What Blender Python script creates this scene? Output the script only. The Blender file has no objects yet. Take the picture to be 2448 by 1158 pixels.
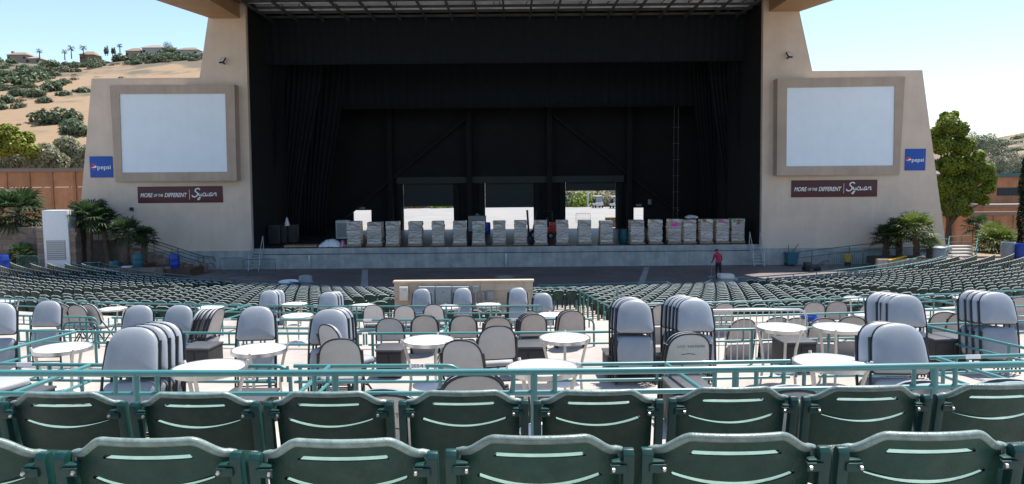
import bpy, bmesh, math, random
from mathutils import Vector, Matrix
random.seed(7)
R_ = math.radians
S = bpy.context.scene
COL = S.collection

# ------------------------------------------------------------------ camera, sky, sun, exposure
CAM = Vector((0, 0, 5.7)); FPX = 1773.0; W, H = 2448, 1158
PITCH = math.atan(146 / FPX); ROLL = R_(0.5)
fw = Vector((0, math.cos(PITCH), -math.sin(PITCH)))
r0 = Vector((1, 0, 0)); u0 = Vector((0, math.sin(PITCH), math.cos(PITCH)))
cu = u0 * math.cos(ROLL) + r0 * math.sin(ROLL)
cr = r0 * math.cos(ROLL) - u0 * math.sin(ROLL)
cd = bpy.data.cameras.new('camera'); cam = bpy.data.objects.new('camera', cd); COL.objects.link(cam)
cd.sensor_width = 36; cd.lens = 36 * FPX / W; cd.clip_end = 6000; cd.clip_start = 0.05
cam.matrix_world = Matrix(((cr.x, cu.x, -fw.x, CAM.x), (cr.y, cu.y, -fw.y, CAM.y), (cr.z, cu.z, -fw.z, CAM.z), (0, 0, 0, 1)))
S.camera = cam
SUN_EL, SUN_AZ = 67.0, 44.0            # azimuth from +Y towards +X
w = bpy.data.worlds.new('World'); S.world = w; w.use_nodes = True
nt = w.node_tree; nt.nodes.clear()
sky = nt.nodes.new('ShaderNodeTexSky'); sky.sky_type = 'NISHITA'; sky.sun_disc = False
sky.sun_elevation = R_(SUN_EL); sky.sun_rotation = R_(SUN_AZ)
sky.air_density = 1.1; sky.dust_density = .55; sky.ozone_density = 2.2; sky.altitude = 100
bg = nt.nodes.new('ShaderNodeBackground'); bg.inputs['Strength'].default_value = 0.09
wo = nt.nodes.new('ShaderNodeOutputWorld')
nt.links.new(sky.outputs[0], bg.inputs[0]); nt.links.new(bg.outputs[0], wo.inputs[0])
sl = bpy.data.lights.new('sun', 'SUN'); sl.energy = 3.6; sl.angle = R_(0.53); sl.color = (1, .95, .87)
so = bpy.data.objects.new('sun', sl); COL.objects.link(so)
sd = Vector((math.sin(R_(SUN_AZ)) * math.cos(R_(SUN_EL)), math.cos(R_(SUN_AZ)) * math.cos(R_(SUN_EL)), math.sin(R_(SUN_EL))))
so.rotation_euler = sd.to_track_quat('Z', 'Y').to_euler(); so.location = (20, 20, 60)
S.view_settings.view_transform = 'Standard'; S.view_settings.look = 'None'
S.view_settings.exposure = 1.22; S.view_settings.gamma = 1

# ------------------------------------------------------------------ pixel rays
def ray(px, py):
    return (fw + cr * ((px - W / 2) / FPX) + cu * (-(py - H / 2) / FPX))
def at_y(px, py, Y):
    d = ray(px, py); return CAM + d * ((Y - CAM.y) / d.y)
def at_z(px, py, Z):
    d = ray(px, py); return CAM + d * ((Z - CAM.z) / d.z)

# ------------------------------------------------------------------ materials
MATS = {}
def mat(name, col, rough=.6, metal=0, var=.12, scale=6, bump=0, bscale=60, coat=0, col2=None, spec=.5, trans=0, emit=None, stretch=None, detail=4):
    if name in MATS: return MATS[name]
    m = bpy.data.materials.new(name); m.use_nodes = True; MATS[name] = m
    t = m.node_tree; b = t.nodes['Principled BSDF']
    b.inputs['Roughness'].default_value = rough; b.inputs['Metallic'].default_value = metal
    b.inputs['Coat Weight'].default_value = coat; b.inputs['Specular IOR Level'].default_value = spec
    if trans: b.inputs['Transmission Weight'].default_value = trans
    tc = t.nodes.new('ShaderNodeTexCoord'); vec = tc.outputs['Object']
    if stretch:
        mp = t.nodes.new('ShaderNodeMapping'); mp.inputs['Scale'].default_value = stretch
        t.links.new(vec, mp.inputs[0]); vec = mp.outputs[0]
    n = t.nodes.new('ShaderNodeTexNoise'); n.inputs['Scale'].default_value = scale; n.inputs['Detail'].default_value = detail
    n.inputs['Roughness'].default_value = .65
    t.links.new(vec, n.inputs['Vector'])
    cr_ = t.nodes.new('ShaderNodeValToRGB'); e = cr_.color_ramp.elements
    e[0].position = .3; e[1].position = .7
    c2 = col2 or tuple(min(1, c * (1 + var)) for c in col); c1 = col if col2 else tuple(c * (1 - var) for c in col)
    e[0].color = (*c1, 1); e[1].color = (*c2, 1)
    t.links.new(n.outputs[0], cr_.inputs[0]); t.links.new(cr_.outputs[0], b.inputs['Base Color'])
    if bump:
        n2 = t.nodes.new('ShaderNodeTexNoise'); n2.inputs['Scale'].default_value = bscale; n2.inputs['Detail'].default_value = 5
        t.links.new(tc.outputs['Object'], n2.inputs['Vector'])
        bp = t.nodes.new('ShaderNodeBump'); bp.inputs['Strength'].default_value = bump; bp.inputs['Distance'].default_value = .02
        t.links.new(n2.outputs[0], bp.inputs['Height']); t.links.new(bp.outputs[0], b.inputs['Normal'])
    if emit:
        b.inputs['Emission Color'].default_value = (*emit[0], 1); b.inputs['Emission Strength'].default_value = emit[1]
    return m
def vary(m, lo, hi, streak=0, dust=None):
    """per-object brightness, optional rain streaks and dusty scuffs on a material's base colour"""
    t = m.node_tree; b = t.nodes['Principled BSDF']; src = b.inputs['Base Color'].links[0].from_socket
    def mul(fac_socket, a0, a1, src):
        mr = t.nodes.new('ShaderNodeMapRange'); mr.inputs[3].default_value = a0; mr.inputs[4].default_value = a1; t.links.new(fac_socket, mr.inputs[0])
        mx = t.nodes.new('ShaderNodeMix'); mx.data_type = 'RGBA'; mx.blend_type = 'MULTIPLY'; mx.inputs[0].default_value = 1
        t.links.new(src, mx.inputs[6]); t.links.new(mr.outputs[0], mx.inputs[7]); return mx.outputs[2]
    if lo != hi: src = mul(t.nodes.new('ShaderNodeObjectInfo').outputs['Random'], lo, hi, src)
    tc = t.nodes.new('ShaderNodeTexCoord')
    if streak:
        mp = t.nodes.new('ShaderNodeMapping'); mp.inputs['Scale'].default_value = (2.2, 2.2, .12); t.links.new(tc.outputs['Object'], mp.inputs[0])
        n = t.nodes.new('ShaderNodeTexNoise'); n.inputs['Scale'].default_value = 1.4; n.inputs['Detail'].default_value = 6; t.links.new(mp.outputs[0], n.inputs[0])
        src = mul(n.outputs[0], 1 - streak, 1 + streak, src)
    if dust:
        n = t.nodes.new('ShaderNodeTexNoise'); n.inputs['Scale'].default_value = dust[1]; n.inputs['Detail'].default_value = 9; n.inputs['Roughness'].default_value = .75
        oi = t.nodes.new('ShaderNodeObjectInfo'); ad = t.nodes.new('ShaderNodeVectorMath'); t.links.new(tc.outputs['Object'], ad.inputs[0])
        sc = t.nodes.new('ShaderNodeVectorMath'); sc.operation = 'SCALE'; sc.inputs[0].default_value = (17, 31, 7); t.links.new(oi.outputs['Random'], sc.inputs['Scale']); t.links.new(sc.outputs[0], ad.inputs[1]); t.links.new(ad.outputs[0], n.inputs[0])
        rp_ = t.nodes.new('ShaderNodeMapRange'); rp_.inputs[1].default_value = .5; rp_.inputs[2].default_value = .75; rp_.inputs[3].default_value = 0; rp_.inputs[4].default_value = dust[2]; t.links.new(n.outputs[0], rp_.inputs[0])
        mx = t.nodes.new('ShaderNodeMix'); mx.data_type = 'RGBA'; t.links.new(rp_.outputs[0], mx.inputs[0]); t.links.new(src, mx.inputs[6]); mx.inputs[7].default_value = (*dust[0], 1); src = mx.outputs[2]
    t.links.new(src, b.inputs['Base Color'])
def leafmat(name, c1, c2, scale=.9):
    m = mat(name, c1, .55, 0, col2=c2, scale=scale, detail=6)
    b = m.node_tree.nodes['Principled BSDF']
    # a little light goes through the leaves
    t = m.node_tree; tr = t.nodes.new('ShaderNodeBsdfTranslucent'); mx = t.nodes.new('ShaderNodeMixShader'); mx.inputs[0].default_value = .35
    o = [n for n in t.nodes if n.type == 'OUTPUT_MATERIAL'][0]
    src = b.inputs['Base Color'].links[0].from_socket
    t.links.new(src, tr.inputs[0]); t.links.new(b.outputs[0], mx.inputs[1]); t.links.new(tr.outputs[0], mx.inputs[2]); t.links.new(mx.outputs[0], o.inputs[0])
    return m

M = {}
M['concrete'] = mat('pale concrete', (.37, .335, .30), .85, var=.16, scale=.8, bump=.25, bscale=25)
M['stagewall'] = mat('weathered grey concrete', (.25, .265, .26), .8, scale=1.3, col2=(.42, .43, .41), bump=.3, bscale=14)
M['stagetop'] = mat('dark stage deck', (.035, .04, .045), .5, var=.4, scale=2)
M['pit'] = mat('dark brick paving', (.11, .09, .085), .7, scale=.55, col2=(.19, .155, .145), bump=.2, bscale=8)
M['stucco'] = mat('tan stucco', (.62, .505, .41), .9, var=.10, scale=.45, bump=.35, bscale=9)
M['stucco2'] = mat('darker tan stucco', (.41, .325, .26), .9, var=.12, scale=.5, bump=.3, bscale=9)
M['soffit'] = mat('wooden soffit', (.42, .26, .13), .7, var=.2, scale=1.5, stretch=(.3, 4, 1))
M['screen'] = mat('white projection screen', (.74, .82, .89), .8, var=.03, scale=.8)
M['rustwall'] = mat('terracotta stucco', (.50, .235, .12), .9, var=.2, scale=.7, bump=.3)
M['rustwall2'] = mat('terracotta stucco dark', (.40, .195, .105), .9, var=.2, scale=.7)
M['cap'] = mat('grey brown wall cap', (.25, .19, .16), .8)
M['black'] = mat('black paint', (.006, .008, .011), .85, var=.4, scale=.7)
M['black2'] = mat('black steel', (.012, .015, .02), .5, var=.3, scale=2)
M['drape'] = mat('black stage drape', (.004, .0095, .015), .95, var=.3, scale=1.2, stretch=(6, 1, .15))
M['shutter'] = mat('dark teal roller shutter', (.012, .024, .03), .6, var=.2)
M['truss'] = mat('grey grid steel', (.08, .085, .09), .5, var=.3, scale=2)
M['panel'] = mat('pale ceiling panel', (.66, .72, .78), .5, var=.25, scale=.6)
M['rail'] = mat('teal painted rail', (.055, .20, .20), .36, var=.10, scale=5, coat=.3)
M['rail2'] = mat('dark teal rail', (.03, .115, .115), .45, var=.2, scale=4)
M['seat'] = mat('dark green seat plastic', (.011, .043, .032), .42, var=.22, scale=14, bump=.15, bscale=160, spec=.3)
M['seatlip'] = mat('weathered sun glare seat edge', (.17, .225, .20), .36, var=.3, scale=30, bump=.12, bscale=160)  # weathered rim, with the glare of the sun painted into its pale tone
M['seatglint'] = mat('pale sun glint seat edge', (.55, .60, .57), .28, var=.3, scale=9)  # sun glints on rims and arms put into the base colour
M['seatledge'] = mat('sunlit mint slot edge', (.15, .245, .205), .45, var=.2, scale=20)  # green plastic in strong sun: the lit mint tone is painted in
M['iron'] = mat('green cast iron', (.005, .042, .037), .42, var=.25, scale=12, spec=.4)
M['bolt'] = mat('zinc bolt', (.5, .48, .46), .35, metal=1)
M['fabric'] = mat('grey blue vinyl pad', (.30, .325, .355), .34, var=.07, scale=5, bump=.12, bscale=200)
M['fabric_b'] = mat('grey woven pad', (.30, .315, .33), .6, var=.08, scale=5, bump=.12, bscale=240)
M['shell'] = mat('grey beige chair shell', (.50, .475, .45), .5, var=.08, scale=6)
M['shell_b'] = mat('taupe chair shell', (.42, .38, .355), .55, var=.1, scale=6)
M['trim'] = mat('black chair tube', (.012, .014, .018), .35, var=.3, scale=10)
M['tabletop'] = mat('white laminate', (.82, .82, .82), .28, var=.03, scale=5)
M['chrome'] = mat('brushed aluminium', (.62, .62, .61), .3, metal=.9, var=.08, scale=8)
M['cream'] = mat('cream powder coat', (.58, .53, .46), .4, var=.06)
M['cabinet'] = mat('charcoal cabinet', (.028, .026, .026), .6, var=.25, scale=4)
M['cabtop'] = mat('grey cabinet top', (.07, .07, .075), .45)
M['white'] = mat('white paint', (.72, .74, .75), .5, var=.05)
M['offwhite'] = mat('offwhite panel', (.55, .55, .53), .5, var=.08)
M['grey'] = mat('grey steel box', (.28, .30, .31), .5, var=.08)
M['bluep'] = mat('blue plastic', (.01, .05, .32), .4, var=.1)
M['tealbin'] = mat('teal bin plastic', (.02, .12, .15), .5, var=.15)
M['greybin'] = mat('grey bin plastic', (.22, .25, .27), .5, var=.1)
M['carton'] = mat('wrapped carton', (.19, .13, .09), .35, scale=3.0, col2=(.70, .66, .62), stretch=(.8, .8, 2.6), coat=.3)
M['cartonside'] = mat('brown carton', (.20, .13, .085), .6, var=.35, scale=5)
M['wood'] = mat('pallet wood', (.33, .23, .14), .8, var=.25, scale=6, stretch=(1, 6, 1))
M['block'] = mat('split block masonry', (.22, .17, .135), .9, var=.25, scale=2.5, bump=.5, bscale=12)
M['beige'] = mat('beige block', (.47, .37, .28), .9, var=.12, scale=2, bump=.3, bscale=30)
M['banner'] = mat('maroon banner', (.075, .012, .018), .5, var=.1)
M['pblue'] = mat('bright blue sign', (.0, .065, .36), .45, var=.06)
M['letter'] = mat('white lettering', (.82, .82, .82), .5, var=.01)
M['pred'] = mat('red print', (.55, .01, .02), .5, var=.02)
M['pink'] = mat('pink sticker', (.85, .05, .35), .5, var=.05)
M['green_st'] = mat('green sticker', (.02, .4, .12), .5, var=.05)
M['redpaint'] = mat('red machine paint', (.45, .02, .015), .4, var=.15)
M['tyre'] = mat('black tyre', (.012, .012, .013), .8)
M['alum'] = mat('aluminium ladder', (.42, .47, .50), .4, metal=.5)
M['bark'] = mat('palm trunk bark', (.11, .08, .055), .9, var=.4, scale=8, bump=.8, bscale=20)
M['soil'] = mat('planter soil', (.10, .06, .04), .95, var=.4, scale=4)
M['lot'] = mat('pale lot paving', (.25, .24, .23), .9, var=.12, scale=.3)
M['ground'] = mat('dry ground', (.24, .17, .11), .95, var=.25, scale=.1)
M['yellow'] = mat('yellow plastic', (.55, .33, .02), .5)
M['ink'] = mat('faded print ink', (.10, .10, .11), .6)
M['fadedred'] = mat('faded pink print', (.44, .27, .25), .6, var=.03)
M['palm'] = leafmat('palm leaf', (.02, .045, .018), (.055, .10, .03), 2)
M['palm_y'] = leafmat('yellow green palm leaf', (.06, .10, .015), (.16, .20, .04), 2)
M['leaf'] = leafmat('bright green foliage', (.06, .12, .014), (.28, .34, .025), .8)
M['leafd'] = leafmat('dark hedge foliage', (.008, .028, .008), (.025, .065, .015), 1.5)
M['olive'] = leafmat('grey olive foliage', (.15, .16, .085), (.38, .37, .235), .5)
M['yleaf'] = leafmat('yellow green foliage', (.13, .17, .015), (.34, .36, .04), .5)
M['scrub'] = leafmat('hill scrub foliage', (.06, .09, .045), (.13, .17, .088), .2)
M['scrub2'] = leafmat('dry hill scrub', (.08, .07, .045), (.14, .115, .075), .2)
M['fartree'] = leafmat('hazy grey green foliage', (.07, .095, .065), (.13, .16, .10), .2)

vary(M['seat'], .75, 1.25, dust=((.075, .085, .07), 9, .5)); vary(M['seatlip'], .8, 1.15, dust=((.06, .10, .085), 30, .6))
vary(M['stucco'], 1, 1, .07); vary(M['stucco2'], 1, 1, .13); vary(M['stagewall'], 1, 1, .3); vary(M['rustwall'], .85, 1.12, .2); vary(M['screen'], 1, 1, .03)
vary(M['fabric'], .86, 1.1, dust=((.42, .42, .41), 7, .25)); vary(M['fabric_b'], .85, 1.1); vary(M['shell'], .88, 1.08); vary(M['shell_b'], .85, 1.15)
vary(M['concrete'], .95, 1.05, dust=((.17, .155, .14), 1.1, .6)); vary(M['carton'], .8, 1.2); vary(M['tabletop'], .9, 1, dust=((.5, .49, .47), 6, .35)); vary(M['beige'], .85, 1.1); vary(M['block'], .8, 1.2); vary(M['pit'], 1, 1, dust=((.035, .035, .04), .35, .55))

# ------------------------------------------------------------------ mesh builder
class MB:
    def __init__(s): s.v = []; s.f = []
    def add(s, vs, fs):
        o = len(s.v); s.v += [Vector(v) for v in vs]; s.f += [tuple(i + o for i in f) for f in fs]; return s
    def box(s, c, d, rz=0, rx=0):
        q = Matrix.Rotation(rz, 3, 'Z') @ Matrix.Rotation(rx, 3, 'X'); c = Vector(c); vs = []
        for x in (-.5, .5):
            for y in (-.5, .5):
                for z in (-.5, .5): vs.append(c + q @ Vector((x * d[0], y * d[1], z * d[2])))
        return s.add(vs, [(0, 1, 3, 2), (4, 6, 7, 5), (0, 4, 5, 1), (2, 3, 7, 6), (0, 2, 6, 4), (1, 5, 7, 3)])
    def bb(s, a, b):
        return s.box([(a[i] + b[i]) / 2 for i in range(3)], [abs(b[i] - a[i]) for i in range(3)])
    def bar(s, a, b, w_=.05, h=None):
        a = Vector(a); b = Vector(b); h = h or w_; d = (b - a).normalized()
        x = d.cross(Vector((0, 0, 1)))
        if x.length < 1e-4: x = Vector((1, 0, 0))
        x.normalize(); y = x.cross(d)
        vs = [p + x * (i * w_ / 2) + y * (j * h / 2) for p in (a, b) for i, j in ((-1, -1), (1, -1), (1, 1), (-1, 1))]
        return s.add(vs, [(0, 3, 2, 1), (4, 5, 6, 7), (0, 1, 5, 4), (1, 2, 6, 5), (2, 3, 7, 6), (3, 0, 4, 7)])
    def tube(s, pts, r, n=8, closed=False):
        pts = [Vector(p) for p in pts]; k = len(pts); rs = r if isinstance(r, (list, tuple)) else [r] * k
        o = len(s.v); prev = None
        for i, p in enumerate(pts):
            if closed: d = pts[(i + 1) % k] - pts[i - 1]
            else: d = pts[min(i + 1, k - 1)] - pts[max(i - 1, 0)]
            d.normalize()
            if prev is None:
                x = d.cross(Vector((0, 0, 1)))
                if x.length < 1e-3: x = d.cross(Vector((0, 1, 0)))
            else: x = prev - d * prev.dot(d)
            x.normalize(); prev = x; y = d.cross(x)
            for j in range(n):
                a = 2 * math.pi * j / n; s.v.append(p + (x * math.cos(a) + y * math.sin(a)) * rs[i])
        for i in range(k if closed else k - 1):
            i2 = (i + 1) % k
            for j in range(n):
                j2 = (j + 1) % n; s.f.append((o + i * n + j, o + i * n + j2, o + i2 * n + j2, o + i2 * n + j))
        if not closed:
            s.f.append(tuple(o + j for j in range(n))[::-1]); s.f.append(tuple(o + (k - 1) * n + j for j in range(n)))
        return s
    def lathe(s, prof, c=(0, 0, 0), n=24):
        c = Vector(c); o = len(s.v); k = len(prof)
        for r, z in prof:
            for j in range(n):
                a = 2 * math.pi * j / n; s.v.append(c + Vector((r * math.cos(a), r * math.sin(a), z)))
        for i in range(k - 1):
            for j in range(n):
                j2 = (j + 1) % n; s.f.append((o + i * n + j, o + i * n + j2, o + (i + 1) * n + j2, o + (i + 1) * n + j))
        s.f.append(tuple(o + j for j in range(n))[::-1]); s.f.append(tuple(o + (k - 1) * n + j for j in range(n)))
        return s
    def prism(s, poly, y0, y1):          # polygon in x,z pushed along y
        n = len(poly); vs = [(x, y0, z) for x, z in poly] + [(x, y1, z) for x, z in poly]
        return s.add(vs, [tuple(range(n)), tuple(range(2 * n - 1, n - 1, -1))] + [(i, i + n, (i + 1) % n + n, (i + 1) % n) for i in range(n)])
    def slab(s, poly, z0, z1):           # polygon in x,y pushed along z
        n = len(poly); vs = [(x, y, z0) for x, y in poly] + [(x, y, z1) for x, y in poly]
        return s.add(vs, [tuple(range(n))[::-1], tuple(range(n, 2 * n))] + [(i, (i + 1) % n, (i + 1) % n + n, i + n) for i in range(n)])
    def xf(s, m):
        s.v = [m @ v for v in s.v]; return s
    def mesh(s, name, m=None, bevel=0, ang=40, recalc=True):
        me = bpy.data.meshes.new(name); me.from_pydata([tuple(v) for v in s.v], [], s.f)
        if recalc or bevel:
            bm = bmesh.new(); bm.from_mesh(me)
            bmesh.ops.remove_doubles(bm, verts=bm.verts, dist=1e-5)
            bmesh.ops.recalc_face_normals(bm, faces=bm.faces)
            if bevel: bmesh.ops.bevel(bm, geom=[e for e in bm.edges if len(e.link_faces) == 2 and e.calc_face_angle(0) > .6], offset=bevel, segments=2, affect='EDGES', profile=.6)
            bm.to_mesh(me); bm.free()
        me.polygons.foreach_set('use_smooth', [True] * len(me.polygons)); me.set_sharp_from_angle(angle=R_(ang))
        if m: me.materials.append(m)
        return me
    def build(s, name, m, parent=None, bevel=0, ang=40, recalc=True):
        """vertices are given in world space; a parent with no rotation only shifts them"""
        if parent is not None:
            off = wloc(parent); s.v = [v - off for v in s.v]
        return link(name, s.mesh(name, m, bevel, ang, recalc), parent)
    def buildl(s, name, m, parent=None, bevel=0, ang=40, recalc=True):   # already local
        return link(name, s.mesh(name, m, bevel, ang, recalc), parent)
def wloc(o):
    p = Vector((0, 0, 0))
    while o is not None: p = p + o.location; o = o.parent
    return p
def link(name, me, parent=None):
    o = bpy.data.objects.new(name, me); COL.objects.link(o)
    if parent is not None: o.parent = parent
    return o
def tag(o, label=None, cat=None, group=None, kind=None):
    if label: o['label'] = label
    if cat: o['category'] = cat
    if group: o['group'] = group
    if kind: o['kind'] = kind
    return o
def thing(name, label, cat, loc=(0, 0, 0), rz=0, group=None):
    o = bpy.data.objects.new(name, None); COL.objects.link(o); o.empty_display_size = .2
    o.location = loc; o.rotation_euler = (0, 0, rz); return tag(o, label, cat, group)
def struct(name, mb, m, **k):
    o = mb.build(name, m, **k); o['kind'] = 'structure'; return o
def copy_tree(o, parent=None):
    c = o.copy(); COL.objects.link(c); c.parent = parent
    for ch in list(o.children): copy_tree(ch, c)
    return c
def put(proto, used, loc, rz, label=None, group=None, sc=None):
    o = copy_tree(proto) if used[0] else proto
    used[0] = True
    o.location = loc; o.rotation_euler = (0, 0, rz)
    if sc: o.scale = (sc, sc, sc)
    if label: o['label'] = label
    if group: o['group'] = group
    return o
def text(s_, name, size, m, parent, loc, rot=(math.pi / 2, 0, 0), shear=0, bold=0, sx=1, align='LEFT', ext=.004, fit=0):
    c = bpy.data.curves.new('txt', 'FONT'); c.body = s_; c.size = size; c.shear = shear; c.offset = bold; c.extrude = ext
    c.align_x = align; c.align_y = 'CENTER'; c.resolution_u = 3
    t = bpy.data.objects.new('txt', c); me = bpy.data.meshes.new_from_object(t)
    bpy.data.objects.remove(t); bpy.data.curves.remove(c)
    for v in me.vertices: v.co.x *= sx
    if fit:
        x0 = min(v.co.x for v in me.vertices); x1 = max(v.co.x for v in me.vertices); k_ = fit / (x1 - x0)
        for v in me.vertices: v.co.x = (v.co.x - x0) * k_
    me.materials.clear(); me.materials.append(m)
    o = link(name, me, parent); o.location = loc; o.rotation_euler = rot; return o

# ------------------------------------------------------------------ the bowl: everything is laid out on arcs about CY
CY = 65.8
def arc(Rr, x, z=0): return Vector((x, CY - math.sqrt(Rr * Rr - x * x), z))
def pol(Rr, ph, z=0): return Vector((Rr * math.sin(ph), CY - Rr * math.cos(ph), z))
LEV = {'A': (58.6, 61.6, 3.40), 'B': (55.6, 58.6, 3.10), 'C': (52.75, 55.6, 2.75), 'D': (49.0, 52.75, 2.38), 'E': (46.6, 49.0, 2.02)}
def lowz(Rr): return .15 + (Rr - 33) * .095
def ring(mb, Ra, Rb, za, zb, p0, p1, n=48, depth=.6):
    vs = []; fs = []
    for i in range(n + 1):
        p = p0 + (p1 - p0) * i / n
        vs += [pol(Ra, p, za - depth), pol(Ra, p, za), pol(Rb, p, zb), pol(Rb, p, zb - depth)]
    for i in range(n):
        a = i * 4; b = a + 4
        fs += [(a, b, b + 1, a + 1), (a + 1, b + 1, b + 2, a + 2), (a + 2, b + 2, b + 3, a + 3)]
    return mb.add(vs, fs)

g = MB().add([(-1600, -60, -.6), (2600, -60, -.6), (2600, 2400, -.6), (-1600, 2400, -.6)], [(0, 1, 2, 3)])
struct('ground', g, M['ground'])
struct('pit_floor', MB().slab([(-40, 20), (40, 20), (40, 49.6), (-40, 49.6)], -.3, 0), M['pit'])
struct('seating_slope', ring(MB(), 32.6, 46.58, lowz(32.6), lowz(46.58), R_(-50), R_(50), 80), M['concrete'])
for k in 'EDCBA':
    a, b, z = LEV[k]; struct('terrace_floor', ring(MB(), a, b, z, z, R_(-50), R_(50), 80), M['concrete'])
for a, b, z in ((61.6, 63.35, 4.03), (63.35, 64.25, 4.16), (64.25, 68.5, 4.29)):
    struct('seating_deck', ring(MB(), a, b, z, z, R_(-30), R_(30), 60), M['concrete'])
for s_ in (-1, 1):
    mb = MB(); vs = [pol(32.2, R_(50.2) * s_), pol(62, R_(50.2) * s_), pol(62, R_(88) * s_), pol(45, R_(80) * s_), pol(32.2, R_(58) * s_)]
    struct('side_terrace', mb.slab([(v.x, v.y) for v in vs], -.3, .42), M['block'])
# pale concrete strips set in the pit paving, and the drain cover
def strip(name, pts, m, z=.006):
    vs = [at_z(px, py, z) for px, py in pts]
    o = MB().add(vs, [tuple(range(len(vs)))]).build(name, m); o['kind'] = 'structure'
strip('paving_strip', [(862, 690), (880, 690), (879, 645), (866, 645)], M['stagewall'])
strip('paving_strip', [(1520, 690), (1537, 690), (1553, 638), (1541, 638)], M['stagewall'])
strip('drain_cover', [(1206 + 24 * math.cos(a), 662 + 3 * math.sin(a)) for a in [i * math.pi / 8 for i in range(16)]], M['stagewall'])

# ------------------------------------------------------------------ stage house
FY = 49.0; BY = 67.0; SZ = 1.36
def P(px, py, Y=FY): return at_y(px, py, Y)
def Pz(px, py, Y=FY): v = at_y(px, py, Y); return (v.x, v.z)
xl = P(600, 590).x; xr = P(1822, 585).x
struct('stage_floor', MB().bb((xl - .04, FY + .12, .2), (xr + .04, BY + .3, SZ)), M['stagetop'])
# concrete stage front with a recessed joint
sf = thing('stage_front_wall', 'long grey concrete wall along the front edge of the stage', 'wall', (0, FY, 0))
MB().bb((xl + .02, FY, -.2), (xr - .02, FY + .119, SZ - .42)).build('wall_face', M['stagewall'], sf)
MB().bb((xl + .02, FY + .03, SZ - .418), (xr - .02, FY + .119, SZ - .382)).build('joint', M['black2'], sf)
MB().bb((xl + .02, FY - .01, SZ - .38), (xr - .02, FY + .119, SZ + .004)).build('edge_beam', M['stagewall'], sf, bevel=.02)
for px in (741, 1210):
    p = P(px, 645); o = tag(MB().box((p.x, FY - .06, .45), (.13, .06, .9)).build('marker_post', M['alum'], bevel=.01), 'pale blue upright marker strip against the stage front wall', 'post', 'marker strips on the stage front')

def tower(side, outline, label):
    t = thing('stage_tower', label, 'tower', (P(outline[0][0], outline[0][1]).x, FY, 0))
    poly = [Pz(*q) for q in outline]
    MB().prism(poly, FY, FY + .36).build('wall', M['stucco'], t, ang=20)
    return t
tl = tower(-1, [(603, 604), (183, 604), (219, 188), (477, 186), (512, -60), (584, -60)], 'tan stucco stage tower beside the dry hillside, with a sloping outer edge')
trr = tower(1, [(1820, 594), (2262, 594), (2205, 168), (1942, 170), (1890, -70), (1826, -70)], 'tan stucco stage tower beside the big leafy tree, with a sloping outer edge')
for t, a, b in ((tl, 170, 602), (trr, 1821, 2275)):
    p0 = P(a, 603 if t is tl else 594); p1 = P(b, 603 if t is tl else 594)
    MB().bb((p0.x, FY - .08, -.2), (p1.x, FY + .36, p0.z - .006)).build('plinth', M['stagewall'], t)
    c = P(560 if t is tl else 1850, 500)
def screen(side, fr, ins, label):
    # outer frame corner pixels tl, tr, br, bl and the inset of the white panel
    o = thing('projection_screen', label, 'screen', (P(*fr[3]).x, FY, P(*fr[3]).z))
    dl, dr = (.15, .75) if side < 0 else (.75, .15)      # the box stands proud on the inner side only
    Y = lambda i: FY - (dl if i in (0, 3) else dr)
    O = [at_y(*fr[i], Y(i)) for i in range(4)]; I = [at_y(*ins[i], Y(i)) for i in range(4)]
    back = [Vector((v.x, FY - .001, v.z)) for v in O]; deep = [v + Vector((0, .10, 0)) for v in I]
    mb = MB(); vs = O + I + back + deep
    fs = []
    for i in range(4):
        j = (i + 1) % 4
        fs += [(i, j, 4 + j, 4 + i), (i, 8 + i, 8 + j, j), (4 + i, 4 + j, 12 + j, 12 + i)]
    mb.add(vs, fs).build('frame', M['stucco2'], o, ang=20)
    c = [v + Vector((0, .07, 0)) for v in I]
    MB().add(c + [v + Vector((0, .05, 0)) for v in c], [(0, 1, 2, 3), (7, 6, 5, 4), (0, 4, 5, 1), (1, 5, 6, 2), (2, 6, 7, 3), (3, 7, 4, 0)]).build('white_panel', M['screen'], o, ang=20)
screen(-1, [(262, 205), (560, 202), (566, 432), (276, 435)], [(285, 225), (538, 224), (543, 411), (291, 413)], 'blank white projection screen in a tan frame on the tower beside the dry hillside')
screen(1, [(1859, 188), (2164, 184), (2150, 418), (1857, 420)], [(1882, 210), (2140, 206), (2137, 396), (1880, 398)], 'blank white projection screen in a tan frame on the tower beside the big leafy tree')

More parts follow.
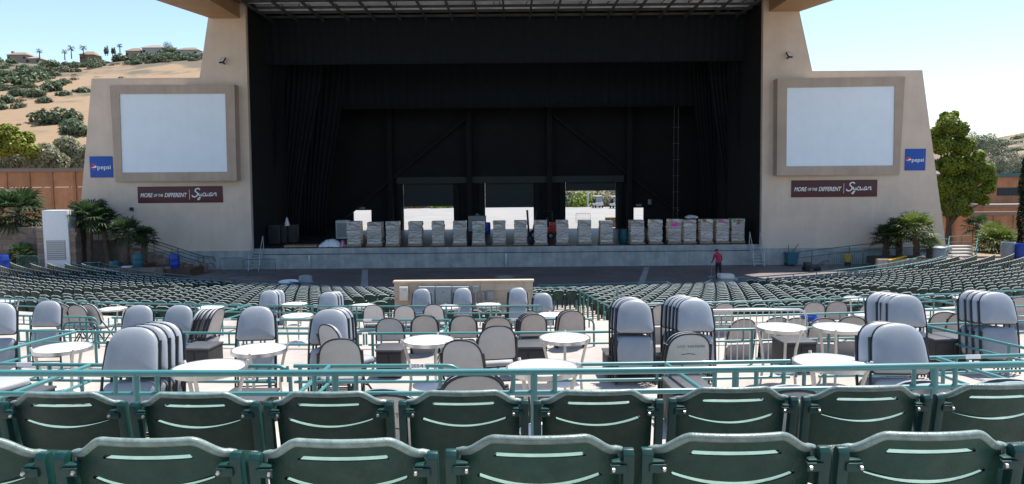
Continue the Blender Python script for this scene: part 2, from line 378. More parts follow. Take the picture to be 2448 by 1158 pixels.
def script_sycuan(mb, x0, z0, h, y):
    """flowing strokes for the script word, as thin flat ribbons"""
    def st(pts, wd=.085):
        sm = []
        for i in range(len(pts) - 1):
            p0 = pts[max(i - 1, 0)]; p1 = pts[i]; p2 = pts[i + 1]; p3 = pts[min(i + 2, len(pts) - 1)]
            for k in range(5):
                t = k / 5
                sm.append([.5 * (2 * p1[c] + (p2[c] - p0[c]) * t + (2 * p0[c] - 5 * p1[c] + 4 * p2[c] - p3[c]) * t * t + (3 * p1[c] - p0[c] - 3 * p2[c] + p3[c]) * t ** 3) for c in (0, 1)])
        sm.append(pts[-1]); n = len(sm); vs = []
        for i, q in enumerate(sm):
            a = sm[max(i - 1, 0)]; b = sm[min(i + 1, n - 1)]; dx, dz = b[0] - a[0], b[1] - a[1]; l = math.hypot(dx, dz) or 1
            nx, nz = -dz / l * wd / 2, dx / l * wd / 2
            for sgn in (1, -1): vs.append((x0 + (q[0] + .22 * q[1] + sgn * nx) * h, y, z0 + (q[1] + sgn * nz) * h))
        mb.add(vs, [(2 * i, 2 * i + 1, 2 * i + 3, 2 * i + 2) for i in range(n - 1)])
    st([(.78, .86), (.66, 1.0), (.40, 1.0), (.24, .86), (.30, .68), (.52, .52), (.62, .34), (.50, .12), (.24, .04), (.02, .14), (.0, .26)], .13)   # S
    st([(.74, .5), (.76, .25), (.88, .2), (1.0, .32), (1.04, .5), (1.02, .1), (.9, -.25), (.76, -.3), (.74, -.18), (1.0, .08), (1.22, .3)], .10)   # y
    st([(1.44, .47), (1.34, .5), (1.24, .38), (1.24, .22), (1.34, .13), (1.50, .16)], .09)          # c
    st([(1.56, .5), (1.55, .24), (1.66, .14), (1.8, .28), (1.84, .5), (1.84, .2), (1.94, .16), (2.02, .26)], .10)                                # u
    st([(2.3, .46), (2.14, .5), (2.02, .34), (2.06, .16), (2.2, .18), (2.3, .46), (2.30, .2), (2.4, .16), (2.48, .28)], .10)                        # a
    st([(2.5, .5), (2.5, .15), (2.56, .38), (2.72, .5), (2.78, .36), (2.78, .18), (2.9, .2)], .10)                                                   # n

def banner(px0, py0, px1, py1, label):
    a = P(px0, py1); b = P(px1, py0); wd = b.x - a.x; h = b.z - a.z
    o = thing('banner', label, 'banner', (a.x, FY - .05, a.z))
    MB().bb((a.x, FY - .05, a.z), (b.x, FY - .002, b.z)).build('board', M['banner'], o, bevel=.006)
    k = wd
    text('MORE', 'lettering', .068 * k, M['letter'], o, (.032 * k, -.006, h * .46), shear=.25, bold=.0012 * k, fit=.147 * k)
    text('OF THE', 'lettering', .046 * k, M['letter'], o, (.19 * k, -.006, h * .45), shear=.25, bold=.0008 * k, fit=.112 * k)
    text('DIFFERENT', 'lettering', .068 * k, M['letter'], o, (.317 * k, -.006, h * .46), shear=.25, bold=.0012 * k, fit=.265 * k)
    MB().bb((a.x + .608 * k, FY - .056, a.z + .2 * h), (a.x + .612 * k, FY - .051, a.z + .8 * h)).build('divider_line', M['letter'], o)
    mb = MB(); script_sycuan(mb, a.x + .638 * k, a.z + .33 * h, .1 * k, FY - .056); mb.build('script_lettering', M['letter'], o, recalc=False)
banner(331, 445, 532, 486, 'maroon banner with white lettering under the screen beside the dry hillside')
banner(1891, 430, 2097, 472, 'maroon banner with white lettering under the screen beside the big leafy tree')

def cola(px0, py0, px1, py1, label):
    a = P(px0, py1); b = P(px1, py0); wd = b.x - a.x; h = b.z - a.z
    o = thing('sign', label, 'sign', (a.x, FY - .04, a.z))
    MB().bb((a.x, FY - .04, a.z), (b.x, FY - .002, b.z)).build('board', M['pblue'], o, bevel=.005)
    cx, cz, r = .17 * wd, .5 * h, .125 * wd
    def disc(fn0, fn1, m, nm, y):
        vs = []; n = 20
        for i in range(n + 1):
            x = -r + 2 * r * i / n; c = math.sqrt(max(0, r * r - x * x))
            lo = max(-c, min(c, fn0(x / r) * r)); hi = max(-c, min(c, fn1(x / r) * r))
            vs += [(cx + x, y, cz + lo), (cx + x, y, cz + max(lo, hi))]
        MB().add(vs, [(2 * i, 2 * i + 1, 2 * i + 3, 2 * i + 2) for i in range(n)]).buildl(nm, m, o, recalc=False)
    up = lambda u: .12 + .32 * u + .12 * math.sin(3 * u); dn = lambda u: -.32 + .22 * u - .10 * math.sin(2.5 * u)
    disc(lambda u: -2, lambda u: 2, M['letter'], 'emblem_disc', -.004)
    disc(lambda u: up(u), lambda u: .93, M['pred'], 'emblem_red', -.007)
    disc(lambda u: -.93, lambda u: dn(u), M['pblue'], 'emblem_blue', -.007)
    text('pepsi', 'lettering', .27 * wd, M['letter'], o, (.33 * wd, -.006, h * .48), bold=.002 * wd, fit=.58 * wd)
cola(217, 374, 269, 425, 'square blue sign with round emblem on the tower beside the dry hillside')
cola(2162, 356, 2213, 408, 'square blue sign with round emblem on the tower beside the big leafy tree')

def flood(px, py, label):
    p = P(px, py); o = thing('floodlight', label, 'floodlight', (p.x, FY, p.z))
    s_ = 1 if px < 1224 else -1
    m = Matrix.Translation(p + Vector((0, -.35, .05))) @ Matrix.Rotation(R_(-20 * s_), 4, 'Z') @ Matrix.Rotation(R_(-40), 4, 'X')
    MB().box((0, 0, 0), (.32, .08, .46)).xf(m).build('housing', M['black2'], o, bevel=.015)
    MB().box((0, -.045, .02), (.24, .012, .32)).xf(m).build('lens', M['offwhite'], o)
    MB().bar(p + Vector((0, -.01, -.12)), p + Vector((0, -.36, -.02)), .07).build('bracket', M['black2'], o)
flood(537, 149, 'small black floodlight high on the tower beside the dry hillside')
flood(1882, 136, 'small black floodlight high on the tower beside the big leafy tree')
p = P(316, 500); tag(MB().box((p.x, FY - .08, p.z), (.2, .16, .22)).build('junction_box', M['cabinet'], bevel=.01), 'small dark box fixed to the tower wall below the maroon banner', 'box')

# stage house shell (black inside)
sh = thing('stage_house', 'dark stage house with black inner walls and dock doors at the back', 'building', (0, BY, 0))
zt = 18.4
MB().bb((xl - .5, FY + .37, 0), (xl - .06, BY + .3, zt)).build('side_wall', M['black'], sh)
MB().bb((xr + .06, FY + .37, 0), (xr + .5, BY + .3, zt)).build('side_wall', M['black'], sh)
# inner reveals right behind the stucco towers
def back(px, py): return at_y(px, py, BY)
doors = [(845, 888, 503), (965, 1085, 430), (1160, 1276, 430), (1352, 1472, 430), (1515, 1539, 497)]
cols = []; cur = xl - .05
for a, b, ty in doors:
    xa, xb = back(a, 530).x, back(b, 530).x; zz = back((a + b) / 2, ty).z
    MB().bb((cur, BY, SZ), (xa, BY + .3, zt)).build('back_wall', M['black'], sh)
    MB().bb((xa, BY, zz), (xb, BY + .3, zt)).build('back_wall', M['black'], sh)
    cur = xb
MB().bb((cur, BY, SZ), (xr + .05, BY + .3, zt)).build('back_wall', M['black'], sh)
for a, b, y0, y1 in ((965, 1085, 428, 494), (1160, 1276, 428, 497), (1352, 1472, 428, 457)):
    p0, p1 = back(a, y1), back(b, y0); n = max(3, int((p1.z - p0.z) / .28))
    mb = MB()
    for i in range(n):
        z0 = p0.z + (p1.z - p0.z) * i / n; z1 = p0.z + (p1.z - p0.z) * (i + .94) / n
        mb.bb((p0.x + .01, BY + .06, z0), (p1.x - .01, BY + .10, z1))
    mb.bb((p0.x + .012, BY + .09, p0.z + .01), (p1.x - .012, BY + .13, p1.z)); mb.build('roller_shutter', M['shutter'], sh)
for a in (955, 1092, 1150, 1284, 1343, 1480):
    p = back(a, 430); MB().bb((p.x - .2, BY - .3, SZ), (p.x + .2, BY - .002, p.z + .3)).build('door_post', M['black'], sh)
pa, pb = back(950, 440), back(1490, 420); MB().bb((pa.x, BY - .45, pa.z), (pb.x, BY - .31, pb.z)).build('door_beam', M['shutter'], sh)
for (a, b) in (((1112, 285), (800, 540)), ((1318, 272), (1500, 415)), ((1500, 415), (1660, 540))):
    MB().bar(at_y(*a, BY - .6), at_y(*b, BY - .6), .25).build('brace', M['black'], sh)
for px in (930, 1120, 1313, 1505):
    a = at_y(px, 270, BY - .9); MB().bb((a.x - .22, BY - 1.1, SZ), (a.x + .22, BY - .7, a.z + 5)).build('column', M['black'], sh)
for px, py in ((866, 498), (1527, 491)):
    p = back(px, py); MB().box((p.x, BY - .03, p.z), (.5, .05, .2)).build('exit_sign', M['grey'], sh)
for px, py, s1 in ((1141, 517, .3), (1553, 483, .3), (1619, 507, .25), (1509, 500, .12), (1260, 535, .15)):
    p = at_y(px, py, BY - .05); MB().box((p.x, BY - .05, p.z), (s1, .08, s1 * 1.5)).build('wall_box', M['grey'], sh, bevel=.01)

# roof slab: two tan eaves over the towers, an open steel grid between
RF = 38.2
ro = thing('stage_roof', 'wide flat stage roof with wooden eaves over both towers', 'roof', (0, FY, 16))
zl = P(505, 45).z; zr = P(1912, 28).z
gz = at_y(1224, 48, 53.4).z
def eave(pin, pout_a, pout_b, z):
    MB().slab([pin[0], pin[1], pout_a, pout_b] if pin[0][0] > pout_a[0] else [pin[0], pin[1], pout_a, pout_b], z, z + .9).build('eave', M['soffit'], ro)
a = at_z(505, 45, zl); b = at_z(370, 0, zl); dx = (b.x - a.x) / (b.y - a.y)
ex = lambda y: a.x + dx * (y - a.y)
mb = MB().slab([(ex(RF), RF), (xl - .15, RF), (xl - .15, 72), (ex(50), 72), (ex(50), 50)], zl, zt + .62); mb.build('eave', M['soffit'], ro)
a2 = at_z(1912, 28, zr); b2 = at_z(1996, 0, zr); dx2 = (b2.x - a2.x) / (b2.y - a2.y)
ex2 = lambda y: a2.x + dx2 * (y - a2.y)
MB().slab([(xr + .15, RF), (ex2(RF), RF), (ex2(50), 50), (ex2(50), 72), (xr + .15, 72)], zr, zt + .62).build('eave', M['soffit'], ro)
MB().bb((xl - .14, RF, zt + .25), (xr + .14, 72, zt + .6)).build('roof_deck', M['black2'], ro)
MB().bb((xl - .14, RF, gz + .1), (xr + .14, RF + .3, zt + .25)).build('fascia', M['soffit'], ro)
n = 0
y = 45.0
while y < 53:
    MB().box(((xl + xr) / 2, y, gz + .85), (xr - xl - .1, 1.15, .05), 0, R_(-58)).build('ceiling_panel', M['panel'], ro); y += 2.1
gr = thing('lighting_grid', 'dark steel grid of crossing beams hung under the stage roof', 'grid', (0, 49, gz))
for i in range(int((xr - xl) / 1.82) + 1):
    x = xl + .5 + 1.82 * i
    MB().bb((x - .06, 43, gz), (x + .06, 53.4, gz + .16)).build('beam', M['truss'], gr)
    MB().bar((x + .5, 43.5, gz + .55), (x - .5, 53, gz + .55), .05).build('tie_rod', M['truss'], gr)
for y in (44.5, 46.6, 48.4, 50.2, 51.6, 53.0):
    MB().bb((xl + .05, y - .06, gz + .162), (xr - .05, y + .06, gz + .32)).build('cross_beam', M['truss'], gr)
for i in range(16):
    x = xl + 1.2 + i * 2.15; y = (46.6, 50.2, 51.6)[i % 3]
    MB().bb((x - .03, y - .03, gz + .32), (x + .03, y + .03, zt + .25)).build('hanger', M['truss'], gr)

# drapes
def drape(x0t, x1t, x0b, x1b, ztop, zbot, Y, label, folds, amp=.12, cat='curtain', m='drape', nz=6):
    mb = MB(); n = max(16, folds * 6); vs = []
    for j in range(nz + 1):
        t = j / nz; e = t * t * (3 - 2 * t)
        for i in range(n + 1):
            u = i / n; x = (x0t + (x1t - x0t) * u) * (1 - e) + (x0b + (x1b - x0b) * u) * e
            yy = Y + amp * math.sin(u * folds * 2 * math.pi + .5 * math.sin(7 * u + Y)) * (.5 + .5 * t)
            vs.append((x, yy, ztop + (zbot - ztop) * t))
    fs = [(j * (n + 1) + i, j * (n + 1) + i + 1, (j + 1) * (n + 1) + i + 1, (j + 1) * (n + 1) + i) for j in range(nz) for i in range(n)]
    mb.add(vs, fs); o = mb.build('curtain', M[m], recalc=False, ang=80)
    md = o.modifiers.new('thick', 'SOLIDIFY'); md.thickness = .02
    return tag(o, label, cat)
Yv = 53.6
zb = at_y(1224, 151, Yv).z
drape(at_y(615, 100, Yv).x, at_y(1803, 100, Yv).x, at_y(622, 150, Yv).x, at_y(1797, 150, Yv).x, gz + .5, zb, Yv, 'wide black valance hung under the lighting grid across the stage', 60, .05)
def leg(pt0, pt1, pb0, pb1, Y, label, f):
    drape(at_y(pt0, 160, Y).x, at_y(pt1, 160, Y).x, at_y(pb0, 570, Y).x, at_y(pb1, 570, Y).x, gz, SZ + .02, Y, label, f, .2, nz=8)
leg(625, 690, 628, 650, 54.6, 'black side curtain nearest the tower beside the dry hillside', 9)
leg(640, 775, 650, 715, 57.6, 'black side curtain behind the first one near the hillside tower', 10)
leg(690, 830, 700, 780, 60.6, 'deepest black side curtain on the hillside tower end of the stage', 10)
leg(1745, 1800, 1775, 1806, 54.6, 'black side curtain nearest the tower beside the big leafy tree', 9)
leg(1690, 1790, 1735, 1790, 57.6, 'black side curtain behind the first one near the leafy tree tower', 10)
leg(1650, 1740, 1680, 1740, 60.6, 'deepest black side curtain on the leafy tree end of the stage', 10)
Y2 = 61.5
drape(at_y(700, 200, Y2).x, at_y(1720, 200, Y2).x, at_y(700, 200, Y2).x, at_y(1720, 200, Y2).x, gz + .5, at_y(1224, 258, Y2).z, Y2, 'second black valance hung deeper inside the stage', 50, .08)
# ladder truss
lt = thing('ladder_truss', 'slim upright steel ladder truss near the back of the stage', 'truss', at_y(1617, 512, 62.5)); lt.location.z = SZ
for px in (1612, 1622):
    a = at_y(px, 240, 62.5); MB().tube([(a.x, 62.5, SZ), (a.x, 62.5, a.z)], .03, 6).build('rail', M['truss'], lt)
for i in range(7):
    z = SZ + .6 + i * 1.35; a = at_y(1612, 300, 62.5).x; b = at_y(1622, 300, 62.5).x
    MB().bar((a - .12, 62.5, z), (b + .12, 62.5, z), .05).build('rung', M['truss'], lt)

# lot behind the stage
struct('parking_lot', MB().bb((-45, BY + .32, .9), (45, 124, SZ - .01)), M['lot'])

# ------------------------------------------------------------------ hills
def sm(t): t = max(0., min(1., t)); return t * t * (3 - 2 * t)
def nz_(x, y): return math.sin(x * .021 + 1.3 * math.sin(y * .013)) * math.cos(y * .024 + .8) + .5 * math.sin(x * .06 + y * .045) + .25 * math.sin(x * .13 - y * .11)
def hill(x, y):
    f = 1 - sm((x + 130) / 110)
    t = max(0, min(1, (y - 140) / 300)); r = (.62 * t + .38 * sm(t))
    left = (79 + 3.0 * math.sin(x * .03) - 20 * sm((-x - 330) / 200)) * r * f - (sm((y - 450) / 120) * 14 * f)
    g_ = math.exp(-(((x - 1050) / 430) ** 2)) * sm((y - 420) / 480)
    right = 98 * g_
    amp = 1.6 * min(1, max(0, (y - 150) / 120))
    return max(left, 0) + right + amp * nz_(x, y) * min(1, (left + right) / 20) - .5 * (1 - min(1, (left + right)))
nx, ny = 150, 90
vs = []; X0, X1, Y0, Y1 = -620, 1500, 126, 1250
xs = [X0 + (X1 - X0) * i / nx for i in range(nx + 1)]; ys = [Y0 + (Y1 - Y0) * (j / ny) ** 1.4 for j in range(ny + 1)]
for yv in ys:
    for xv in xs: vs.append((xv, yv, hill(xv, yv)))
fs = [(j * (nx + 1) + i, j * (nx + 1) + i + 1, (j + 1) * (nx + 1) + i + 1, (j + 1) * (nx + 1) + i) for j in range(ny) for i in range(nx)]
hm = bpy.data.materials.new('dry grass hillside'); hm.use_nodes = True; t = hm.node_tree; b = t.nodes['Principled BSDF']; b.inputs['Roughness'].default_value = .95
tc = t.nodes.new('ShaderNodeTexCoord')
mp = t.nodes.new('ShaderNodeMapping'); mp.inputs['Scale'].default_value = (.6, .25, 1.2); mp.inputs['Rotation'].default_value = (0, 0, .5)
n1 = t.nodes.new('ShaderNodeTexNoise'); n1.inputs['Scale'].default_value = .03; n1.inputs['Detail'].default_value = 8; n1.inputs['Roughness'].default_value = .6
n2 = t.nodes.new('ShaderNodeTexNoise'); n2.inputs['Scale'].default_value = .7; n2.inputs['Detail'].default_value = 6; n2.inputs['Roughness'].default_value = .7
c1 = t.nodes.new('ShaderNodeValToRGB'); c1.color_ramp.elements[0].position = .36; c1.color_ramp.elements[0].color = (.125, .11, .075, 1); c1.color_ramp.elements[1].position = .46; c1.color_ramp.elements[1].color = (.285, .20, .122, 1)
c2 = t.nodes.new('ShaderNodeValToRGB'); c2.color_ramp.elements[0].color = (.62, .6, .56, 1); c2.color_ramp.elements[1].color = (1.15, 1.1, 1.05, 1)
mx = t.nodes.new('ShaderNodeMix'); mx.data_type = 'RGBA'; mx.blend_type = 'MULTIPLY'; mx.inputs[0].default_value = .8
t.links.new(tc.outputs['Object'], n1.inputs[0]); t.links.new(tc.outputs['Object'], mp.inputs[0]); t.links.new(mp.outputs[0], n2.inputs[0])
t.links.new(n1.outputs[0], c1.inputs[0]); t.links.new(n2.outputs[0], c2.inputs[0])
t.links.new(c1.outputs[0], mx.inputs[6]); t.links.new(c2.outputs[0], mx.inputs[7]); t.links.new(mx.outputs[2], b.inputs['Base Color'])
ho = struct('hills', MB().add(vs, fs), hm, ang=80, recalc=False)
at_ = ho.data.attributes.new('scrub_cover', 'FLOAT', 'POINT'); cov = []
for v in ho.data.vertices:
    q = v.co; lim = 320 + .13 * (q.x + 200) if q.x < 60 else 9e9          # scrub covers the upper slope, bare sand below
    cov.append(sm((q.y - lim + 18 * nz_(q.x * 2, q.y * 2)) / 40) if q.x < 60 else .8)
at_.data.foreach_set('value', cov)
an = t.nodes.new('ShaderNodeAttribute'); an.attribute_name = 'scrub_cover'; m2 = t.nodes.new('ShaderNodeMath'); m2.operation = 'MULTIPLY_ADD'; m2.inputs[1].default_value = -.13
t.links.new(an.outputs['Fac'], m2.inputs[0]); t.links.new(n1.outputs[0], m2.inputs[2]); t.links.new(m2.outputs[0], c1.inputs[0])
def on_hill(px, py):
    d = ray(px, py); s_ = 130 / d.y; prev = None
    while s_ * d.y < 1200:
        p = CAM + d * s_
        if p.z <= hill(p.x, p.y): return p
        s_ *= 1.004
    return None

# ------------------------------------------------------------------ foliage
def leaves(mb, blobs, n, size, rnd, flat=.0, shell=.55, star=False):
    """many small leaf faces spread through overlapping blobs (centre, rx, ry, rz)"""
    wts = [b[1] * b[2] + b[1] * b[3] for b in blobs]; tot = sum(wts)
    for b_, wt in zip(blobs, wts):
        c, rx, ry, rz = Vector(b_[0]), b_[1], b_[2], b_[3]
        for _ in range(int(n * wt / tot)):
            d = Vector((rnd.gauss(0, 1), rnd.gauss(0, 1), rnd.gauss(0, 1))).normalized()
            k = shell + (1.08 - shell) * rnd.random() ** .6
            p = c + Vector((d.x * rx, d.y * ry, d.z * rz)) * k
            nrm = (d + Vector((rnd.gauss(0, .6), rnd.gauss(0, .6), rnd.gauss(0, .6) + flat))).normalized()
            x = nrm.cross(Vector((rnd.random() - .5, rnd.random() - .5, rnd.random() - .5))).normalized(); y = nrm.cross(x)
            s_ = size * rnd.uniform(.6, 1.4)
            mb.add([p - x * s_ * .5, p + y * s_ * .32 + nrm * s_ * .1, p + x * s_ * .5, p - y * s_ * .32 + nrm * s_ * .1], [(0, 1, 2, 3)])
    return mb
rnd = random.Random(3)
def bush_mesh(name, m, n, sz, seed, sq=.6):
    r = random.Random(seed); bl = [((0, 0, .28), .45, .45, .36)]
    for _ in range(7):
        a = r.random() * 6.28; q = r.uniform(.2, .62); bl.append(((q * math.cos(a), q * math.sin(a), r.uniform(.12, .40) * sq * 1.4), r.uniform(.2, .36), r.uniform(.2, .36), r.uniform(.16, .3)))
    return leaves(MB(), bl, n, sz, r, flat=.3).mesh(name, m, recalc=False)
scr = [bush_mesh('shrub', M['scrub'], 950, .15, 10 + i) for i in range(4)]
scr2 = [bush_mesh('shrub', M['scrub2'], 420, .11, 20 + i) for i in range(2)]
def shrub(px, py, wpx, label, group, meshes, hz=.62, p=None):
    p = p or on_hill(px, py)
    if p is None: return
    d = p.y; wd = wpx / FPX * d
    o = link('shrub', rnd.choice(meshes)); o.location = p - Vector((0, 0, .12 * wd)); s_ = wd / 1.5; o.scale = (s_, s_ * .9, s_ * hz); o.rotation_euler = (0, 0, rnd.random() * 6)
    tag(o, label, 'shrub', group); return o
HG = 'shrubs on the dry hillside'; HL = 'round dark green shrub growing on the dry hillside'
for px, py, wp in ((145, 290, 95), (185, 318, 85), (175, 300, 50), (200, 222, 42), (165, 312, 40), (60, 200, 60), (25, 185, 50), (78, 182, 55), (100, 192, 60), (120, 216, 64), (85, 228, 50), (45, 228, 50), (15, 245, 55), (30, 152, 40), (92, 176, 50), (125, 160, 48), (150, 172, 40), (180, 152, 42), (240, 145, 60), (225, 152, 40), (240, 160, 30), (290, 146, 48), (325, 146, 30), (335, 143, 26), (335, 138, 30), (405, 140, 40), (415, 128, 40), (385, 130, 26), (435, 135, 26), (470, 138, 26), (8, 160, 34), (60, 165, 34), (110, 152, 30), (200, 160, 30), (255, 138, 40), (305, 134, 36), (50, 258, 40), (105, 246, 44), (68, 210, 36), (140, 205, 40), (20, 215, 36), (130, 182, 34), (160, 158, 30), (210, 140, 30), (275, 132, 30), (365, 126, 26), (35, 142, 30), (70, 140, 26), (120, 145, 24), (450, 128, 24), (155, 228, 34), (10, 200, 40), (5, 262, 40)):
    shrub(px, py, wp * 1.1, HL, HG, scr, 1.0)
for px, py, wp in ((232, 185, 28), (290, 186, 34), (80, 304, 24), (100, 300, 26), (45, 298, 30), (460, 122, 22), (345, 125, 22), (190, 170, 36), (220, 165, 30), (270, 157, 30), (60, 250, 30), (40, 215, 40)):
    shrub(px, py, wp, 'low dry brown shrub growing on the pale hillside', 'dry shrubs on the hillside', scr2, .5)
rq = random.Random(77)
for _ in range(150):
    px = rq.uniform(-10, 480); lo_ = 262 - px * .40 if px < 270 else 158 - (px - 270) * .07
    py = rq.uniform(138, max(146, lo_)); shrub(px, py, rq.uniform(16, 46), *((HL, HG, scr, 1.0) if rq.random() < .6 else ('low dry brown shrub growing on the pale hillside', 'dry shrubs on the hillside', scr2, .7)))
# dense planted slope seen through the dock door and right across the back of the lot
bank = [bush_mesh('shrub', M['olive'], 500, .12, 40), bush_mesh('shrub', M['leaf'], 500, .12, 41), bush_mesh('shrub', M['scrub2'], 420, .12, 42), bush_mesh('shrub', M['scrub'], 420, .12, 43)]
for i, px in enumerate((950, 990, 1030, 1075, 1335, 1358, 1378, 1400, 1425, 1447, 1468, 1490)):
    for k in range(2):
        p = at_z(px + 6 * k, 495, SZ); p = Vector((p.x * 1.05, 122 + 6 * k + rnd.random() * 2, SZ - .1))
        shrub(px, 480, 85 + 20 * k, 'shrub on the planted bank behind the lot, seen through the dock doors', 'shrubs behind the lot', bank, 1.25, p)

# ------------------------------------------------------------------ houses on the ridge
def house(px0, px1, pyb, pyt, label, wallc, roofc, chim=False, Y=None):
    p = on_hill((px0 + px1) / 2, pyb + 6); Y = p.y if p else 440
    a = at_y(px0, pyb, Y); c = at_y(px1, pyt, Y); wd = c.x - a.x; zb_ = hill((a.x + c.x) / 2, Y) - 2.0; zt_ = c.z; hw = (zt_ - zb_) * .74; dp = max(9, wd * .8)
    o = thing('house', label, 'house', ((a.x + c.x) / 2, Y + dp / 2, zb_)); o.rotation_euler[2] = 0
    hx, hy = wd / 2, dp / 2
    MB().box((0, 0, hw / 2), (wd * .92, dp * .92, hw)).buildl('wall', wallc, o)
    rh = zt_ - zb_ - hw; ov = 1.04
    mb = MB().add([(-hx * ov, -hy * ov, hw + .01), (hx * ov, -hy * ov, hw + .01), (hx * ov, hy * ov, hw + .01), (-hx * ov, hy * ov, hw + .01), (-hx * .45, 0, hw + rh), (hx * .45, 0, hw + rh)],
                  [(0, 1, 5, 4), (1, 2, 5), (2, 3, 4, 5), (3, 0, 4), (3, 2, 1, 0)]); r = mb.buildl('roof', roofc, o, ang=10)
    if chim: MB().box((-hx * .8, 0, hw + rh * .5), (1.2, 1.2, rh * 1.6)).buildl('chimney', wallc, r)
    k = max(2, int(wd / 4.5))
    for i in range(k):
        x = -hx * .75 + 1.5 * hx * i / (k - 1)
        MB().box((x, -hy * .92 - .02, hw * .72), (1.4, .12, 1.3)).buildl('window', M['black2'], o)
hw1 = mat('house stucco tan', (.30, .24, .19), .9); hw2 = mat('house stucco grey', (.40, .40, .39), .9); hw3 = mat('house brick brown', (.22, .13, .10), .9)
hr = mat('brown tile roof', (.22, .16, .12), .9); hr2 = mat('grey tile roof', (.27, .24, .21), .9)
house(14, 62, 142, 122, 'tan ridge house with a brown roof and a chimney', hw1, hr, True)
house(62, 92, 144, 132, 'low tan ridge house beside the one with the chimney', hw1, hr2)
house(188, 224, 137, 120, 'dark brown ridge house behind a palm tree', hw3, hr)
house(298, 336, 126, 112, 'tan ridge house with a low roof between cypresses and the grey house', hw1, hr)
house(337, 388, 124, 104, 'grey ridge house with a wide hip roof', hw2, hr2)
house(420, 472, 130, 110, 'pale grey ridge house beside the round green tree', hw2, hr)
house(478, 500, 132, 120, 'small ridge house half hidden by the stage tower', hw1, hr2)

# ------------------------------------------------------------------ trees
def limb(mb, a, b, ra, rb, rn, k=5, wob=.06):
    a = Vector(a); b = Vector(b); L = (b - a).length; pts = []
    for i in range(k + 1):
        t_ = i / k; q = a.lerp(b, t_)
        if 0 < i < k: q = q + Vector((rn.uniform(-1, 1), rn.uniform(-1, 1), 0)) * wob * L
        pts.append(q)
    return mb.tube(pts, [ra + (rb - ra) * i / k for i in range(k + 1)], 7)
def tree(label, base, h, blobs, n, size, m, trunk=.25, group=None, seed=1, cat='tree', name='tree', lim=True):
    rn = random.Random(seed); o = thing(name, label, cat, base, 0, group); B = Vector(base)
    mb = MB(); top = B + Vector((0, 0, h * .55)); limb(mb, B - Vector((0, 0, .2)), top, trunk, trunk * .5, rn)
    if lim:
        for bl in blobs:
            c = B + Vector(bl[0]); limb(mb, B + Vector((0, 0, h * rn.uniform(.2, .5))), c, trunk * .4, trunk * .08, rn)
    mb.build('trunk', M['bark'], o, recalc=False)
    lb = leaves(MB(), [(B + Vector(b_[0]), b_[1], b_[2], b_[3]) for b_ in blobs], n, size, rn, flat=.25)
    lb.build('crown', m, o, recalc=False)
    return o
def blobs_from_px(base, Y, lst, depth=.8):
    out = []
    for px, py, rp in lst:
        c = at_y(px, py, Y) - Vector(base); r = rp / FPX * Y * .8; out.append((Vector((c.x, c.y + rnd.uniform(-.5, .5) * r * depth, c.z)), r, r * depth, r * .82))
    return out
# big leafy tree beside the tower on the right
Yt = 58; bs = at_y(2330, 520, Yt); bs.z = .0; bs = Vector((bs.x - 2, Yt, .3))
tree('big bright green leafy tree between the stage tower and the terracotta building', bs, 7, blobs_from_px(bs, Yt, [(2262, 300, 34), (2250, 345, 36), (2290, 310, 30), (2300, 350, 34), (2270, 395, 38), (2325, 395, 36), (2300, 440, 40), (2345, 420, 30), (2255, 440, 34), (2362, 405, 20), (2290, 485, 34), (2330, 465, 30), (2262, 278, 16), (2240, 320, 24), (2360, 450, 20), (2268, 488, 28), (2350, 480, 18), (2372, 425, 16), (2315, 345, 22), (2282, 275, 14), (2236, 395, 20), (2338, 372, 18), (2368, 440, 14), (2246, 470, 22), (2310, 505, 20), (2275, 508, 22), (2292, 500, 24), (2262, 460, 24)]), 27000, .2, M['leaf'], .3, seed=5)
# hazy trees in the valley on the right
for i, (px, py, rp, Y) in enumerate(((2335, 345, 24, 330), (2360, 340, 22, 340), (2385, 355, 22, 300), (2410, 385, 24, 260), (2440, 395, 26, 240), (2380, 395, 22, 240), (2425, 405, 20, 220), (2350, 400, 20, 230), (2320, 330, 16, 350))):
    c = at_y(px, py, Y); r = rp / FPX * Y; b0 = Vector((c.x, Y, hill(c.x, Y) - .5)); hh = max(4, c.z - b0.z)
    bl = [((0, 0, hh), r, r, r * .9), ((-.6 * r, 0, hh - .6 * r), r * .6, r * .6, r * .6), ((.6 * r, .2 * r, hh - .5 * r), r * .65, r * .6, r * .6), ((.2 * r, -.3 * r, hh + .5 * r), r * .5, r * .5, r * .5), ((0, 0, hh * .5), r * .8, r * .7, hh * .5)]
    tree('hazy grey green tree in the valley beyond the terracotta building', b0, hh, bl, 2600, r * .13, M['fartree'], r * .05, 'hazy valley trees', seed=40 + i, lim=False)
for px, py, wp in ((2375, 322, 50), (2400, 318, 44), (2430, 305, 40), (2440, 330, 50), (2415, 345, 60), (2370, 345, 50), (2345, 318, 30), (2440, 360, 60), (2390, 340, 44)):
    shrub(px, py, wp, 'scrub clump on the far hazy hill beyond the leafy tree', 'scrub on the far hill', scr)
